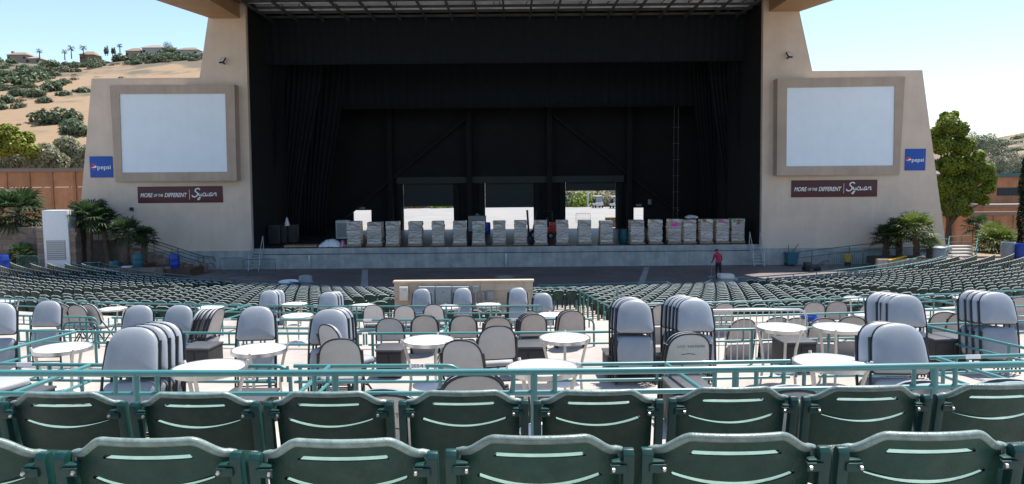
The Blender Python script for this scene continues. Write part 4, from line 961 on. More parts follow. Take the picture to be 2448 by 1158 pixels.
for px0, px1, pyt, Y, m_, lab in ((640, 668, 538, 52.0, 'cabinet', 'tall dark equipment cabinet on stage, closest to the hillside tower'), (671, 684, 541, 52.4, 'cabinet', 'narrow dark equipment case beside the tall dark cabinet'), (688, 706, 538, 52.8, 'cabinet', 'dark equipment case with an upright pole on it'), (802, 832, 527, 56, 'offwhite', 'pale grey appliance behind the first pallet load')):
    a, c = at_y(px0, pyt, Y), at_y(px1, pyt, Y); o = thing('equipment_case', lab, 'case', ((a.x + c.x) / 2, Y + .4, SZ)); wd = c.x - a.x
    MB().box((0, 0, (c.z - SZ) / 2 + .04), (wd, .8, c.z - SZ - .08)).buildl('body', M[m_], o, bevel=.02); MB().box((0, -.405, (c.z - SZ) * .5), (wd * .8, .02, (c.z - SZ) * .7)).buildl('front_panel', M['black2' if m_ == 'cabinet' else 'grey'], o)
    for sx in (-1, 1): MB().lathe([(.05, -.02), (.05, .02)], n=10).xf(Matrix.Translation((sx * wd * .38, -.3, .05)) @ Matrix.Rotation(math.pi / 2, 4, 'X')).buildl('castor', M['tyre'], o)
p = at_y(683, 532, 52.5); o = thing('tarp', 'pale folded cloth on top of the narrow equipment case', 'cloth', (p.x, 52.8, at_y(683, 541, 52.4).z)); MB().lathe([(.18, 0), (.16, .2), (.07, .5), (.02, .62)], n=8).buildl('cloth', M['white'], o)

# forklift on stage
fk = thing('forklift', 'red forklift with black overhead guard standing behind the pallet loads', 'forklift', (at_y(1292, 580, 55.5).x, 55.5, SZ), 0)
def fx(x): return x
MB().box((.45, 0, .62), (1.0, 1.0, .6)).buildl('body', M['redpaint'], fk, bevel=.06); MB().box((.95, 0, .82), (.5, 1.05, .9)).buildl('counterweight', M['redpaint'], fk, bevel=.1); MB().box((.3, 0, 1.02), (.5, .5, .18)).buildl('seat', M['black2'], fk, bevel=.04); MB().box((.52, 0, 1.3), (.12, .48, .5)).buildl('seat_back', M['black2'], fk, bevel=.04)
for y in (-.45, .45):
    MB().tube([(-.55, y, .7), (-.25, y, 2.1), (.9, y, 2.05), (.95, y, .9)], .04, 6).buildl('guard_post', M['black2'], fk)
    MB().bar((-.85, y * .6, .05), (-.98, y * .6, 2.15), .1, .14).buildl('mast_rail', M['black2'], fk)
    MB().box((-1.35, y * .6, .09), (.95, .12, .05)).buildl('fork', M['black2'], fk)
    for x, r in ((-.5, .32), (.75, .26)):
        wv = MB().lathe([(r * .55, -.11), (r, -.10), (r, .10), (r * .55, .11)], n=18).xf(Matrix.Translation((x, y, r)) @ Matrix.Rotation(math.pi / 2, 4, 'X')).buildl('wheel', M['tyre'], fk)
        MB().lathe([(r * .5, -.12), (r * .5, .12)], n=14).xf(Matrix.Translation((x, y, r)) @ Matrix.Rotation(math.pi / 2, 4, 'X')).buildl('rim', M['grey'], wv)
for i in range(5): MB().bar((-.22 + .27 * i, -.45, 2.09), (-.22 + .27 * i, .45, 2.09), .04).buildl('guard_bar', M['black2'], fk)
MB().box((-.95, 0, 2.1), (.1, .7, .08)).buildl('mast_top', M['black2'], fk)
# golf carts at the far side of the lot
def cart(px, py, label):
    p = at_z(px, py, SZ); o = thing('golf_cart', label, 'cart', (p.x, p.y, SZ), R_(8))
    MB().box((0, .1, .5), (1.2, 2.2, .36)).buildl('body', M['white'], o, bevel=.08); MB().box((0, -.95, .72), (1.15, .45, .4)).buildl('hood', M['white'], o, bevel=.1); MB().box((0, 0, 1.84), (1.25, 1.9, .07)).buildl('roof', M['white'], o, bevel=.03)
    MB().box((0, .35, .85), (1.1, .5, .2)).buildl('seat', M['cabinet'], o, bevel=.05); MB().box((0, .62, 1.1), (1.1, .12, .5)).buildl('seat_back', M['cabinet'], o, bevel=.04)
    for x in (-.55, .55):
        for y in (-.8, .85):
            MB().tube([(x, y * .95, .7), (x, y, 1.8)], .025, 6).buildl('roof_post', M['black2'], o)
            MB().lathe([(.15, -.09), (.24, -.08), (.24, .08), (.15, .09)], n=14).xf(Matrix.Translation((x, y, .24)) @ Matrix.Rotation(math.pi / 2, 4, 'Y')).buildl('wheel', M['tyre'], o)
    MB().box((0, -.83, 1.3), (1.05, .02, .7)).buildl('windscreen', mat('cart windscreen', (.3, .33, .35), .1, var=.02), o)
cart(1429, 497, 'white golf cart parked before the planted bank behind the stage'); cart(1471, 498, 'golf cart half hidden by the dock door edge')
p = at_z(1410, 497, SZ); tag(MB().tube([(p.x, 121, SZ - .1), (p.x, 121, SZ + 5)], .14, 8).build('lamp_post', M['offwhite']), 'pale post behind the golf cart seen through the dock door', 'post')
p = at_z(1393, 535, SZ); barrier(1377, 1411, 517, p.y, 'small metal crowd barrier standing in the lot behind the stage', m='truss', zb0=SZ - .01, nb=8)
a, c = at_y(1448, 520, 68.5), at_y(1472, 546, 68.5); o = thing('wooden_crate', 'brown wooden crate beside the open dock door', 'crate', ((a.x + c.x) / 2, 68.9, SZ - .008))
for i in range(4): z = (a.z - SZ) * i / 4; MB().box((0, -.3, z + (a.z - SZ) / 8), (c.x - a.x, .04, (a.z - SZ) / 4 - .02)).buildl('board', M['wood'], o)
MB().box((0, 0, (a.z - SZ) / 2), (c.x - a.x - .04, .55, a.z - SZ - .02)).buildl('body', M['wood'], o)
barrel(1165, 62, SZ, .3, .9, 'bluep', 'blue barrel on stage between two pallet loads near the middle dock door'); 
bx_ = at_y(1141, 560, 63); o = thing('equipment_case', 'blue grey flight case behind the green stickered load', 'case', (bx_.x, 63.4, SZ)); MB().box((0, 0, .75), (1.5, .8, 1.3)).buildl('body', M['grey'], o, bevel=.02); MB().box((0, 0, .05), (1.3, .7, .08)).buildl('skid', M['black2'], o)
o = barrel(1492, 51.2, SZ, .42, .95, 'tealbin', 'dark teal drum between the pallet loads at the stage edge')

# ------------------------------------------------------------------ person sweeping in the pit
def person():
    p = at_z(1717, 667, 0); o = thing('person', 'person in a red shirt and dark trousers bending over on the pit paving', 'person', (p.x, p.y, 0), R_(8))
    J = [((0, .0, .92), .13), ((0, .02, 1.08), .125), ((0, .06, 1.24), .14), ((0, .12, 1.38), .13), ((0, .19, 1.46), .055), ((.01, .26, 1.53), .085), ((.01, .29, 1.61), .075),
         ((-.09, 0, .86), .10), ((-.10, .04, .48), .068), ((-.10, -.04, .10), .045), ((-.10, .10, .04), .04),
         ((.09, 0, .86), .10), ((.11, .0, .48), .068), ((.12, -.08, .10), .045), ((.12, .06, .04), .04),
         ((-.19, .12, 1.37), .062), ((-.25, .16, 1.10), .046), ((-.24, .34, .96), .036), ((-.23, .40, .92), .034),
         ((.19, .12, 1.37), .062), ((.26, .12, 1.10), .046), ((.25, .30, .98), .036), ((.24, .36, .95), .034)]
    E = [(0, 1), (1, 2), (2, 3), (3, 4), (4, 5), (5, 6), (0, 7), (7, 8), (8, 9), (9, 10), (0, 11), (11, 12), (12, 13), (13, 14), (3, 15), (15, 16), (16, 17), (17, 18), (3, 19), (19, 20), (20, 21), (21, 22)]
    J = list(J)
    for hd, sx in ((18, -1), (22, 1)):
        hx, hy, hz = J[hd][0]
        for f in range(4):
            i = len(J); J.append(((hx + (f - 1.5) * .017, hy + .045, hz - .015), .009)); J.append(((hx + (f - 1.5) * .017, hy + .06, hz - .05), .008)); E += [(hd, i), (i, i + 1)]
        i = len(J); J.append(((hx - sx * .04, hy + .02, hz - .02), .010)); J.append(((hx - sx * .045, hy + .04, hz - .05), .009)); E += [(hd, i), (i, i + 1)]
    me = bpy.data.meshes.new('body'); me.from_pydata([j[0] for j in J], E, [])
    tmp = bpy.data.objects.new('tmp', me); COL.objects.link(tmp)
    tmp.modifiers.new('s', 'SKIN'); tmp.modifiers.new('u', 'SUBSURF').levels = 2
    for i, j in enumerate(J): me.skin_vertices[0].data[i].radius = (j[1], j[1])
    me.skin_vertices[0].data[0].use_root = True
    dg = bpy.context.evaluated_depsgraph_get(); dg.update()
    b_ = bpy.data.meshes.new_from_object(tmp.evaluated_get(dg)); bpy.data.objects.remove(tmp)
    b_.materials.clear()
    for m_ in (mat('skin', (.22, .12, .08), .6), mat('red shirt', (.42, .02, .05), .8, var=.2, scale=9), mat('dark trousers', (.012, .013, .02), .85, var=.3), M['tyre']): b_.materials.append(m_)
    for q in b_.polygons:
        c = q.center; q.use_smooth = True
        if c.z < .08: q.material_index = 3
        elif c.z < .95 and abs(c.x) < .21 and c.y < .28: q.material_index = 2
        elif (c.y < .20 or abs(c.x) > .1) and c.z > 1.13 or (abs(c.x) < .16 and c.z > .9 and c.y < .2): q.material_index = 1
        else: q.material_index = 0
    link('body', b_, o)
    MB().lathe([(.088, -.02), (.098, .03), (.085, .075), (.04, .10)], n=16).xf(Matrix.Translation((.01, .285, 1.585)) @ Matrix.Rotation(R_(-40), 4, 'X')).buildl('hair', M['tyre'], o)
    for sx in (-1, 1):
        MB().lathe([(.006, -.01), (.016, 0), (.006, .01)], n=8).xf(Matrix.Translation((.01 + sx * .082, .275, 1.555)) @ Matrix.Rotation(math.pi / 2, 4, 'Y')).buildl('ear', MATS['skin'], o)
    MB().lathe([(.014, -.02), (.018, 0), (.006, .025)], n=8).xf(Matrix.Translation((.01, .365, 1.535))).buildl('nose', MATS['skin'], o)
    br = thing('broom', 'pale long handled broom held by the person in red', 'broom', (p.x - .23, p.y + .45, 0), R_(8))
    MB().tube([(0, 0, 1.02), (-.02, .1, .1)], .013, 6).buildl('handle', M['alum'], br); MB().box((-.02, .1, .05), (.32, .08, .1)).buildl('brush', M['greybin'], br, bevel=.01)
person()
# tubs and bins by the front rail
def lowbin(px, pyb, d_, label, kind):
    Yb_ = d_; p = at_y(px, pyb, Yb_); z = 0 if (CY - Yb_) < 32.6 else lowz(CY - Yb_)
    if kind == 'tub':
        o = thing('tub', label, 'tub', (p.x, Yb_, z)); hh = p.z - z
        MB().lathe([(.3, 0), (.34, hh * .3), (.40, hh * .9), (.42, hh * .9), (.42, hh)], n=22).buildl('body', M['bluep'], o); MB().lathe([(.47, hh + .002), (.47, hh + .06), (.38, hh + .085), (.36, hh + .05)], n=22).buildl('lid', M['white'], o)
    else:
        o = thing('bin', label, 'bin', (p.x, Yb_, z)); hh = p.z - z
        MB().lathe([(.28, 0), (.31, hh * .68), (.37, hh * .70), (.37, hh * .75), (.33, hh * .76), (.30, hh * .98), (.26, hh), (.1, hh + .03)], n=22).buildl('body', M['greybin'], o)
lowbin(690, 675, 35.2, 'blue tub with a white lid behind the seats facing the stage', 'tub'); lowbin(730, 659, 35.6, 'round grey domed bin beside the blue tub behind the seats', 'dome')
p = at_y(1735, 655, 34.2); o = thing('bin', 'square grey plastic bin behind the seats beside the person in red', 'bin', (p.x, 34.2, 0.0))
MB().box((0, 0, (p.z - .2) / 2), (.58, .58, p.z - .2)).buildl('body', M['greybin'], o, bevel=.03); MB().box((0, 0, p.z - .1), (.64, .64, .19)).buildl('lid', M['offwhite'], o, bevel=.03)
barrel(1753, 34.5, 0, .2, p.z - .35, 'bluep', 'blue barrel with a grey lid beside the square grey bin', 'greybin')

# ------------------------------------------------------------------ fixed green seats
def back_shape(nu, hw=.219, zt_=.85, zb0=.40):
    us = [-1 + 2 * i / nu for i in range(nu + 1)]
    yof = lambda u, z: .045 * u * u - (z - .42) * .23
    def top(u): return zt_ - .046 * sm((abs(u) - .54) / .40)
    def s1(u, hi): return zt_ - .054 + (.013 if hi and abs(u) < .54 else 0)
    def s2(u, hi): return zt_ - .146 + .022 * u * u / .5 + (.013 if hi and abs(u) < .77 else 0)
    def bot(u): return zb0 + .03 * u * u
    pos = lambda u, z: Vector((u * hw, yof(u, z), z))
    return us, pos, top, s1, s2, bot
def seat_back(mb, nu, th=.012):
    us, pos, top, s1, s2, bot = back_shape(nu)
    vs = []; fs = []
    rows = [lambda u: bot(u), lambda u: s2(u, 0), lambda u: s2(u, 1), lambda u: s1(u, 0), lambda u: s1(u, 1), lambda u: top(u)]
    for off in (0, th):
        for rw in rows:
            for u in us: v = pos(u, rw(u)); vs.append(v + Vector((0, off, 0)))
    n = len(us); K = n * len(rows); f = lambda b, r, i: b * K + r * n + i
    for i in range(n - 1):
        for r in (0, 2, 4): fs += [(f(0, r, i), f(0, r, i + 1), f(0, r + 1, i + 1), f(0, r + 1, i)), (f(1, r, i), f(1, r + 1, i), f(1, r + 1, i + 1), f(1, r, i + 1))]
        for r, up in ((0, 0), (5, 1), (2, 0), (4, 0)): fs.append((f(0, r, i), f(1, r, i), f(1, r, i + 1), f(0, r, i + 1)))
    mb.add(vs, fs); return us, pos, top, s1, s2
def ledge(mb, us, pos, fn, lim, d):
    q = [u for u in us if abs(u) <= lim]; vs = []
    for u in q: v = pos(u, fn(u, 0)); vs += [v + Vector((0, .002, .001)), v + Vector((0, d, -.003)), v + Vector((0, d, -.012))]
    mb.add(vs, [(3 * i + k, 3 * i + k + 1, 3 * i + k + 4, 3 * i + k + 3) for i in range(len(q) - 1) for k in (0, 1)])
def make_seat():
    o = thing('stadium_seat', 'x', 'seat'); mb = MB(); us, pos, top, s1, s2 = seat_back(mb, 56)
    bk = mb.buildl('backrest', M['seat'], o, recalc=False, ang=50)
    rim = [pos(u, top(u) - .003) + Vector((0, .006, 0)) for u in us]
    rim = [rim[0] + Vector((-.004, .006, -.03))] + rim + [rim[-1] + Vector((.004, .006, -.03))]
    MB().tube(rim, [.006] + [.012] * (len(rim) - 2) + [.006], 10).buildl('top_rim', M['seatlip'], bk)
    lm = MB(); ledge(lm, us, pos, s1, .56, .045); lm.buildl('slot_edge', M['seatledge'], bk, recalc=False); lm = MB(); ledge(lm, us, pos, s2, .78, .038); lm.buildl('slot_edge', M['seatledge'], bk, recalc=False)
    pan = MB(); vs = []; n = 14
    for j in range(9):
        t_ = j / 8
        for i in range(n + 1):
            u = -1 + 2 * i / n; vs.append((u * (.215 - .015 * t_), .07 + .12 * t_ + .05 * (1 - u * u) * .4, .42 + .30 * t_))
    pan.add(vs, [(j * (n + 1) + i, j * (n + 1) + i + 1, (j + 1) * (n + 1) + i + 1, (j + 1) * (n + 1) + i) for j in range(8) for i in range(n)])
    po = pan.buildl('seat_pan', M['seat'], o, recalc=False); po.modifiers.new('t', 'SOLIDIFY').thickness = .015
    for sx in (-1, 1):
        x = sx * .240
        st_ = MB(); prof = [(-.055, .02), (-.03, .45), (-.08, .775), (-.083, .798), (-.072, .813), (-.055, .813), (-.043, .80), (-.045, .775), (.01, .45), (.10, .02)]
        st_.prism([(y, z) for y, z in prof], -.015, .015); st_.xf(Matrix.Translation((x, 0, 0)) @ Matrix.Rotation(math.pi / 2, 4, 'Z')); so_ = st_.buildl('standard', M['iron'], o, bevel=.003)
        MB().box((x, .03, .008), (.06, .22, .015)).buildl('foot', M['iron'], so_)
        br = MB().box((sx * .212, -.078, .762), (.046, .016, .024)).box((sx * .216, -.066, .779), (.045, .03, .006)); br.buildl('bracket', M['iron'], o, bevel=.003)
        MB().lathe([(.007, 0), (.007, .006), (.0045, .009)], n=6).xf(Matrix.Translation((sx * .197, -.086, .762)) @ Matrix.Rotation(math.pi / 2, 4, 'X')).buildl('bolt', M['bolt'], o)
    return o
seat = make_seat(); used = [False]
for Rr, z, x0_, n0, n1, lab, grp in ((63.78, 4.16, -.46, -3, 4, 'dark green slotted stadium seat in the row below the camera deck, its back crossing no rail', 'seats of the rear row'), (62.88, 4.03, -.196, -4, 4, 'dark green slotted stadium seat in the row directly behind the long teal front rail', 'seats of the row behind the rail')):
    if Rr > 63: lab = 'dark green slotted stadium seat in the rear row, behind the row at the rail'
    for i in range(n0, n1 + 1):
        x = x0_ + .53 * i; p = arc(Rr, x, z); ph = math.asin(x / Rr)
        o = put(seat, used, p, ph + rnd.uniform(-.006, .006), lab, grp); o.scale = (1, 1, 1 + rnd.uniform(-.004, .004))

# seats of the lower bowl: one light mesh shared by all
lo = MB(); us, pos, top, s1, s2 = seat_back(lo, 16, .02)
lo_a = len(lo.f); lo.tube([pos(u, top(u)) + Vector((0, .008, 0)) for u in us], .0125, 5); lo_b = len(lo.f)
vs = []; n = 8
for j in range(3):
    for i in range(n + 1): u = -1 + 2 * i / n; vs.append((u * .21, .05 + .16 * j / 2, .42 + .13 * j - .02 * (1 - u * u)))
lo.add(vs, [(j * (n + 1) + i, j * (n + 1) + i + 1, (j + 1) * (n + 1) + i + 1, (j + 1) * (n + 1) + i) for j in range(2) for i in range(n)])
for sx in (-1, 1): lo.box((sx * .25, .0, .33), (.03, .09, .66))
lo_c = len(lo.f)
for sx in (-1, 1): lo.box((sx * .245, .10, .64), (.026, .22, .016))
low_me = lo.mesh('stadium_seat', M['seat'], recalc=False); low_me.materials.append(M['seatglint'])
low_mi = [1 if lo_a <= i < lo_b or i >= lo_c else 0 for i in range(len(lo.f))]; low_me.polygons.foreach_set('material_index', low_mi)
low_src = (list(lo.v), list(lo.f))
def blocked(x, y, Rr, ph):
    if -4.1 < x < 1.0 and 20.0 < y < 26.2: return True       # sound desk wall
    if .9 < x < 2.9 and y < 29.2: return True                 # aisle
    if -5.3 < x < -4.3 and y < 27: return True
    for a_ in (-37, -22, 17.3, 36):
        if abs(ph - R_(a_)) * Rr < .55: return True
    return False
cand = []
for i in range(15):
    Rr = 33.7 + .87 * i
    dph = .53 / Rr; n = int(R_(49.3) / dph)
    for k in range(-n, n + 1):
        ph = k * dph + (i % 2) * dph * .5
        if abs(ph) > R_(49.3): continue
        p = pol(Rr, ph, lowz(Rr))
        if blocked(p.x, p.y, Rr, ph): continue
        v = p - CAM; dep = v.dot(fw); sx = v.dot(cr) / dep * FPX
        if abs(sx) > 1224 + 40: continue
        cand.append((dep, p, ph))
cand.sort(key=lambda c: c[0])
far = MB()
for i, (dep, p, ph) in enumerate(cand):
    if i < 280:
        o = link('stadium_seat', low_me); o.location = p; o.rotation_euler = (0, 0, ph + rnd.uniform(-.02, .02))
        tag(o, 'dark green fixed seat in the rear rows of the lower seating bowl', 'seat', 'seats in the rear rows of the lower bowl')
    else:
        m_ = Matrix.Translation(p) @ Matrix.Rotation(ph + rnd.uniform(-.02, .02), 4, 'Z'); b0 = len(far.v)
        far.v += [m_ @ v for v in low_src[0]]; far.f += [tuple(q + b0 for q in f) for f in low_src[1]]
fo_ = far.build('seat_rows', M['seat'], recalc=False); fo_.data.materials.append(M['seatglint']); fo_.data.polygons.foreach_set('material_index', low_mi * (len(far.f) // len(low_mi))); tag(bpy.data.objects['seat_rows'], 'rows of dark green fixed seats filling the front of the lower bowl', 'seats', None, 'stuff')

# ------------------------------------------------------------------ sound desk wall in the lower seating
Yw = 20.7; zf0 = lowz(45.0) - .1
fa, fc = at_y(942, 676, Yw), at_y(1274, 676, Yw); zt_ = (fa.z + fc.z) / 2
fh = thing('sound_desk_wall', 'low tan block enclosure in the middle of the seating with electrical cabinets', 'wall', ((fa.x + fc.x) / 2, Yw, zf0))
nc = 9; rowh = (zt_ - zf0) / 7
for r in range(7):
    x = fa.x - (.2 if r % 2 else 0)
    while x < fc.x - .02:
        x2 = min(x + .405, fc.x); xa = max(x, fa.x)
        MB().bb((xa + .003, Yw + .002 * ((r * 3 + int(x * 7)) % 3), zf0 + r * rowh), (x2 - .003, Yw + .19, zf0 + (r + 1) * rowh - .005)).build('block', M['beige'], fh); x = x2
MB().bb((fa.x - .03, Yw - .03, zt_ + .001), (fc.x + .03, Yw + .23, zt_ + .06)).build('coping', M['beige'], fh, bevel=.008)
for x in (fa.x, fc.x - .19): MB().add([(x + i, Yw + .20 + j * 4.4, z) for i in (0, .19) for j, z in ((0, zf0 - .4), (1, zf0 - .6), (1, zt_ - .85), (0, zt_ - .05))], [(0, 1, 2, 3), (7, 6, 5, 4), (0, 4, 5, 1), (1, 5, 6, 2), (2, 6, 7, 3), (3, 7, 4, 0)]).build('side_wall', M['beige'], fh)
MB().bb((fa.x, Yw + 4.61, zf0 - .6), (fc.x, Yw + 4.8, zt_ - .86)).build('far_wall', M['beige'], fh)
def wbox(px0, py0, px1, py1, m, label, nm='electrical_box', dp=.18):
    a, c = at_y(px0, py1, Yw - .02), at_y(px1, py0, Yw - .02); o = thing(nm, label, 'box', ((a.x + c.x) / 2, Yw, a.z))
    MB().bb((a.x, Yw - .003 - dp, a.z), (c.x, Yw - .003, c.z)).build('housing', M[m], o, bevel=.008); w_ = c.x - a.x; h_ = c.z - a.z
    MB().bb((a.x + .06 * w_, Yw - .012 - dp, a.z + .05 * h_), (c.x - .06 * w_, Yw - .004 - dp, c.z - .06 * h_)).build('door', M[m], o, bevel=.003)
    MB().bb((a.x + .45 * w_, Yw - .02 - dp, a.z + .78 * h_), (a.x + .55 * w_, Yw - .013 - dp, a.z + .81 * h_)).build('latch', M['cabinet'], o)
    if nm == 'conduit_box': MB().tube([((a.x + c.x) / 2, Yw - .06, a.z), ((a.x + c.x) / 2, Yw - .06, zf0)], .03, 8).build('conduit', M['grey'], o)
wbox(957, 685, 976, 717, 'cream', 'cream electrical box on the tan wall, the one set apart from the grey cabinets')
wbox(1003, 684, 1040, 745, 'grey', 'grey electrical cabinet on the tan wall, closest to the cream box'); wbox(1043, 684, 1080, 745, 'grey', 'grey electrical cabinet between two others on the tan wall'); wbox(1083, 684, 1121, 745, 'grey', 'grey electrical cabinet on the tan wall, closest to the conduit boxes')
wbox(1130, 683, 1144, 699, 'grey', 'square grey conduit box high on the tan wall', 'conduit_box', .1); wbox(1153, 697, 1158, 706, 'grey', 'tiny grey switch box between the two conduit boxes', 'conduit_box', .06); wbox(1165, 696, 1180, 716, 'grey', 'grey conduit box on the tan wall, furthest from the cabinets', 'conduit_box', .1)

# ------------------------------------------------------------------ railings
def box_rail(Rr, pxs, zfloor, h, gap, label, ends=(False, False), posts=None, r=.02, stubs=True, plate=None, group=None, hq=None):
    d0 = CY - Rr
    def xat(px):                     # follow the arc to the pixel column
        y = d0
        for _ in range(4): x = at_y(px, 800, y).x; y = arc(Rr, x).y
        return x
    xa, xb = xat(pxs[0]), xat(pxs[1]); z = zfloor + h; n = max(2, int((xb - xa) / .6))
    o = thing('railing', label, 'railing', arc(Rr, (xa + xb) / 2, zfloor), 0, group)
    top = [arc(Rr, xa + (xb - xa) * i / n, z) for i in range(n + 1)]; lowr = [v - Vector((0, 0, gap)) for v in top]
    def curve_end(v, s_): return [v + Vector((s_ * .06, 0, -.008)), v + Vector((s_ * .12, 0, -.04)), v + Vector((s_ * .145, 0, -.10)), v + Vector((s_ * .15, 0, -h))]
    if ends[0]: top = curve_end(top[0], -1)[::-1] + top
    if ends[1]: top = top + curve_end(top[-1], 1)
    MB().tube(top, r, 10).build('top_bar', M['rail'], o); MB().tube(lowr, r * .78, 8).build('lower_bar', M['rail'], o)
    if posts is None:
        k = max(2, round((xb - xa) / 1.15) + 1); pxw = [xa + .06 + (xb - xa - .12) * i / (k - 1) for i in range(k)]
    else: pxw = [xat(q) for q in posts]
    for x in pxw:
        q = arc(Rr, x, 0); MB().tube([(q.x, q.y, z), (q.x, q.y, zfloor)], r * 1.0, 10).build('post', M['rail'], o)
        if stubs:
            for s_ in (-1, 1): MB().tube([(q.x + s_ * .122, q.y, z), (q.x + s_ * .122, q.y, z - gap)], r * .68, 8).build('spindle', M['rail'], o)
    if plate:
        for px, s_ in plate:
            x = xat(px); q = arc(Rr, x, z); pl = MB().box((q.x, q.y - r - .005, z + .004), (.15, .006, .042)).build('number_plate', M['letter'], o)
            if s_: text(s_, 'number', .05, M['ink'], pl, (q.x - wloc(pl).x, q.y - wloc(pl).y - r - .0085, z + .004 - wloc(pl).z), align='CENTER', ext=.0005, bold=.0006)
    return o
box_rail(61.55, (-260, 2720), 4.03, .56, .125, 'long teal front rail directly ahead of the nearest green seats', posts=(-158, 320, 798, 1276, 1760, 2238, 2716), r=.0205)
rl = {'A': (58.65, LEV['A'][2]), 'B': (55.65, LEV['B'][2]), 'C': (52.8, LEV['C'][2]), 'D': (49.05, LEV['D'][2])}
segs = [('A', (-150, 655), (0, 1), [(57, '')], 'teal box rail ahead of the first table terrace, beside the tall grey chair stack'), ('A', (700, 1065), (0, 1), [(997, '203-4')], 'teal box rail carrying the white 203-4 plate'), ('A', (1310, 1890), (0, 0), [], 'teal box rail under the print-backed chair of the first table terrace'), ('A', (1960, 2600), (1, 0), [(2325, '')], 'teal box rail ahead of the pair of chairs on the first terrace'),
        ('B', (-100, 578), (0, 0), [], 'teal box rail on the second terrace behind the single tall chairs'), ('B', (592, 865), (0, 0), [], 'short teal box rail on the second terrace between two folded chair stacks'), ('B', (880, 1200), (0, 0), [], 'teal box rail on the second terrace behind the middle round table'), ('B', (1210, 1500), (0, 0), [], 'teal box rail on the second terrace beside the sunny aisle'), ('B', (1600, 2170), (0, 0), [], 'teal box rail on the second terrace behind the two paired tables'), ('B', (2190, 2600), (0, 0), [], 'teal box rail on the second terrace behind the tall five chair stack'),
        ('C', (-60, 215), (0, 1), [], 'teal box rail on the third terrace behind the lone folded chair'), ('C', (270, 640), (0, 0), [(545, '')], 'teal box rail on the third terrace ahead of the dark chair bundle'), ('C', (655, 820), (0, 0), [(660, '')], 'short teal box rail on the third terrace below the small twin tables'), ('C', (835, 1075), (0, 0), [(880, '')], 'teal box rail on the third terrace ahead of the blue grey chair back'), ('C', (1095, 1400), (0, 1), [(1232, '')], 'teal box rail on the third terrace ending in a curved post by the aisle'), ('C', (1700, 2180), (0, 0), [], 'teal box rail on the third terrace beside the silver crowd barrier'), ('C', (2200, 2600), (0, 0), [(2300, '')], 'short teal box rail on the third terrace behind the five chair stack'),
        ('D', (-60, 215), (0, 0), [], 'short teal box rail on the fourth terrace by the row of taupe chairs'), ('D', (230, 600), (0, 0), [], 'teal box rail on the fourth terrace below the lower seating'), ('D', (640, 1290), (0, 0), [], 'teal box rail on the fourth terrace below the tan block enclosure'), ('D', (1500, 2170), (0, 0), [], 'teal box rail on the fourth terrace in front of the sunlit seats'), ('D', (2190, 2560), (0, 1), [], 'teal box rail on the fourth terrace behind the tall folded stacks')]
for k, pxs, ends, plates, lab in segs: box_rail(rl[k][0], pxs, rl[k][1], .5 if k != 'D' else .48, .16, lab, ends, None, .0195, True, plates)
# radial divider rails between boxes
def divider(k, px, label, back_=1.7, s_=0):
    Rr, z0 = rl[k]; d0 = CY - Rr; x = at_y(px, 800, d0).x; a = arc(Rr, x, z0 + .5); ph = math.asin(x / Rr); b_ = pol(Rr + back_, ph, z0 + .5); b_.x += s_
    o = thing('railing', label, 'railing', (a.x, a.y, z0)); A, B = Vector(a), Vector(b_)
    MB().tube([A, B], .0195, 10).build('top_bar', M['rail'], o); dz = Vector((0, 0, .16)); MB().tube([A - dz, B - dz], .0155, 8).build('lower_bar', M['rail'], o)
    for t_ in (.06, .5, .96): q = A.lerp(B, t_); MB().tube([q, (q.x, q.y, z0)], .019, 8).build('post', M['rail'], o)
for k, px, lab, bk, s_ in (('B', 147, 'teal divider rail running toward the seats beside the lone round table', 1.9, -.2), ('A', 783, 'teal divider rail beside the two open grey chairs', 1.0, 0), ('A', 1592, 'teal divider rail beside the sunny aisle, sloping to the front rail', 2.4, .25), ('B', 2232, 'teal divider rail behind the pair of chairs on the first terrace', 2.6, .5), ('C', 1078, 'teal divider rail beside the middle of the third terrace', 1.4, 0), ('D', 587, 'teal divider rail by the small fourth terrace tables', 2.2, -.2), ('C', 480, 'teal divider rail behind the dark chair bundle', 1.6, -.2), ('A', 190, 'teal divider rail between the tall stack and the lone round table', 2.2, -.1), ('A', 2260, 'teal divider rail running from the first terrace corner to the front rail', 1.8, .2), ('D', 2205, 'teal divider rail on the fourth terrace behind the five chair stack', 1.6, .3)):
    divider(k, px, lab, bk, s_)
# aisle handrails in the lower bowl
def slope_rail(x0_, x1_, y0, y1, label, n, hz=.85):
    pts = [Vector((x0_ + (x1_ - x0_) * i / 8, y0 + (y1 - y0) * i / 8, 0)) for i in range(9)]
    for q in pts: Rr = math.hypot(q.x, CY - q.y); q.z = (lowz(Rr) if Rr < 46.6 else 2.02) + hz
    hand('handrail', label, pts, .4, [i / (n - 1) for i in range(n)], .022, 'rail', hz)
slope_rail(2.62, 2.75, 30.0, 19.2, 'sloping teal aisle handrail with many posts beside the tan block enclosure', 9)
slope_rail(-4.25, -4.8, 25.5, 20.2, 'sloping teal handrail rising to the tan block enclosure through the seats', 4, .8)
p0, p1 = at_y(1275, 679, 30.1), at_y(1376, 679, 30.1); hand('handrail', 'short level teal rail behind the end seats of the sunny aisle', [(p0.x, 30.1, lowz(35.7) + .92), (p1.x, 30.1, lowz(35.7) + .92)], .3, [0, .5, 1], .022, 'rail', .92, 2)
def arc_rail(Rr, a0, a1, label, m, hz=.9, bars=1):
    n = 24; z0 = lowz(max(32.6, Rr)) if Rr >= 32.6 else 0; pts = [pol(Rr, R_(a0 + (a1 - a0) * i / n), z0 + hz) for i in range(n + 1)]; hand('handrail', label, pts, .35, [i / 12 for i in range(13)], .024, m, hz, bars)
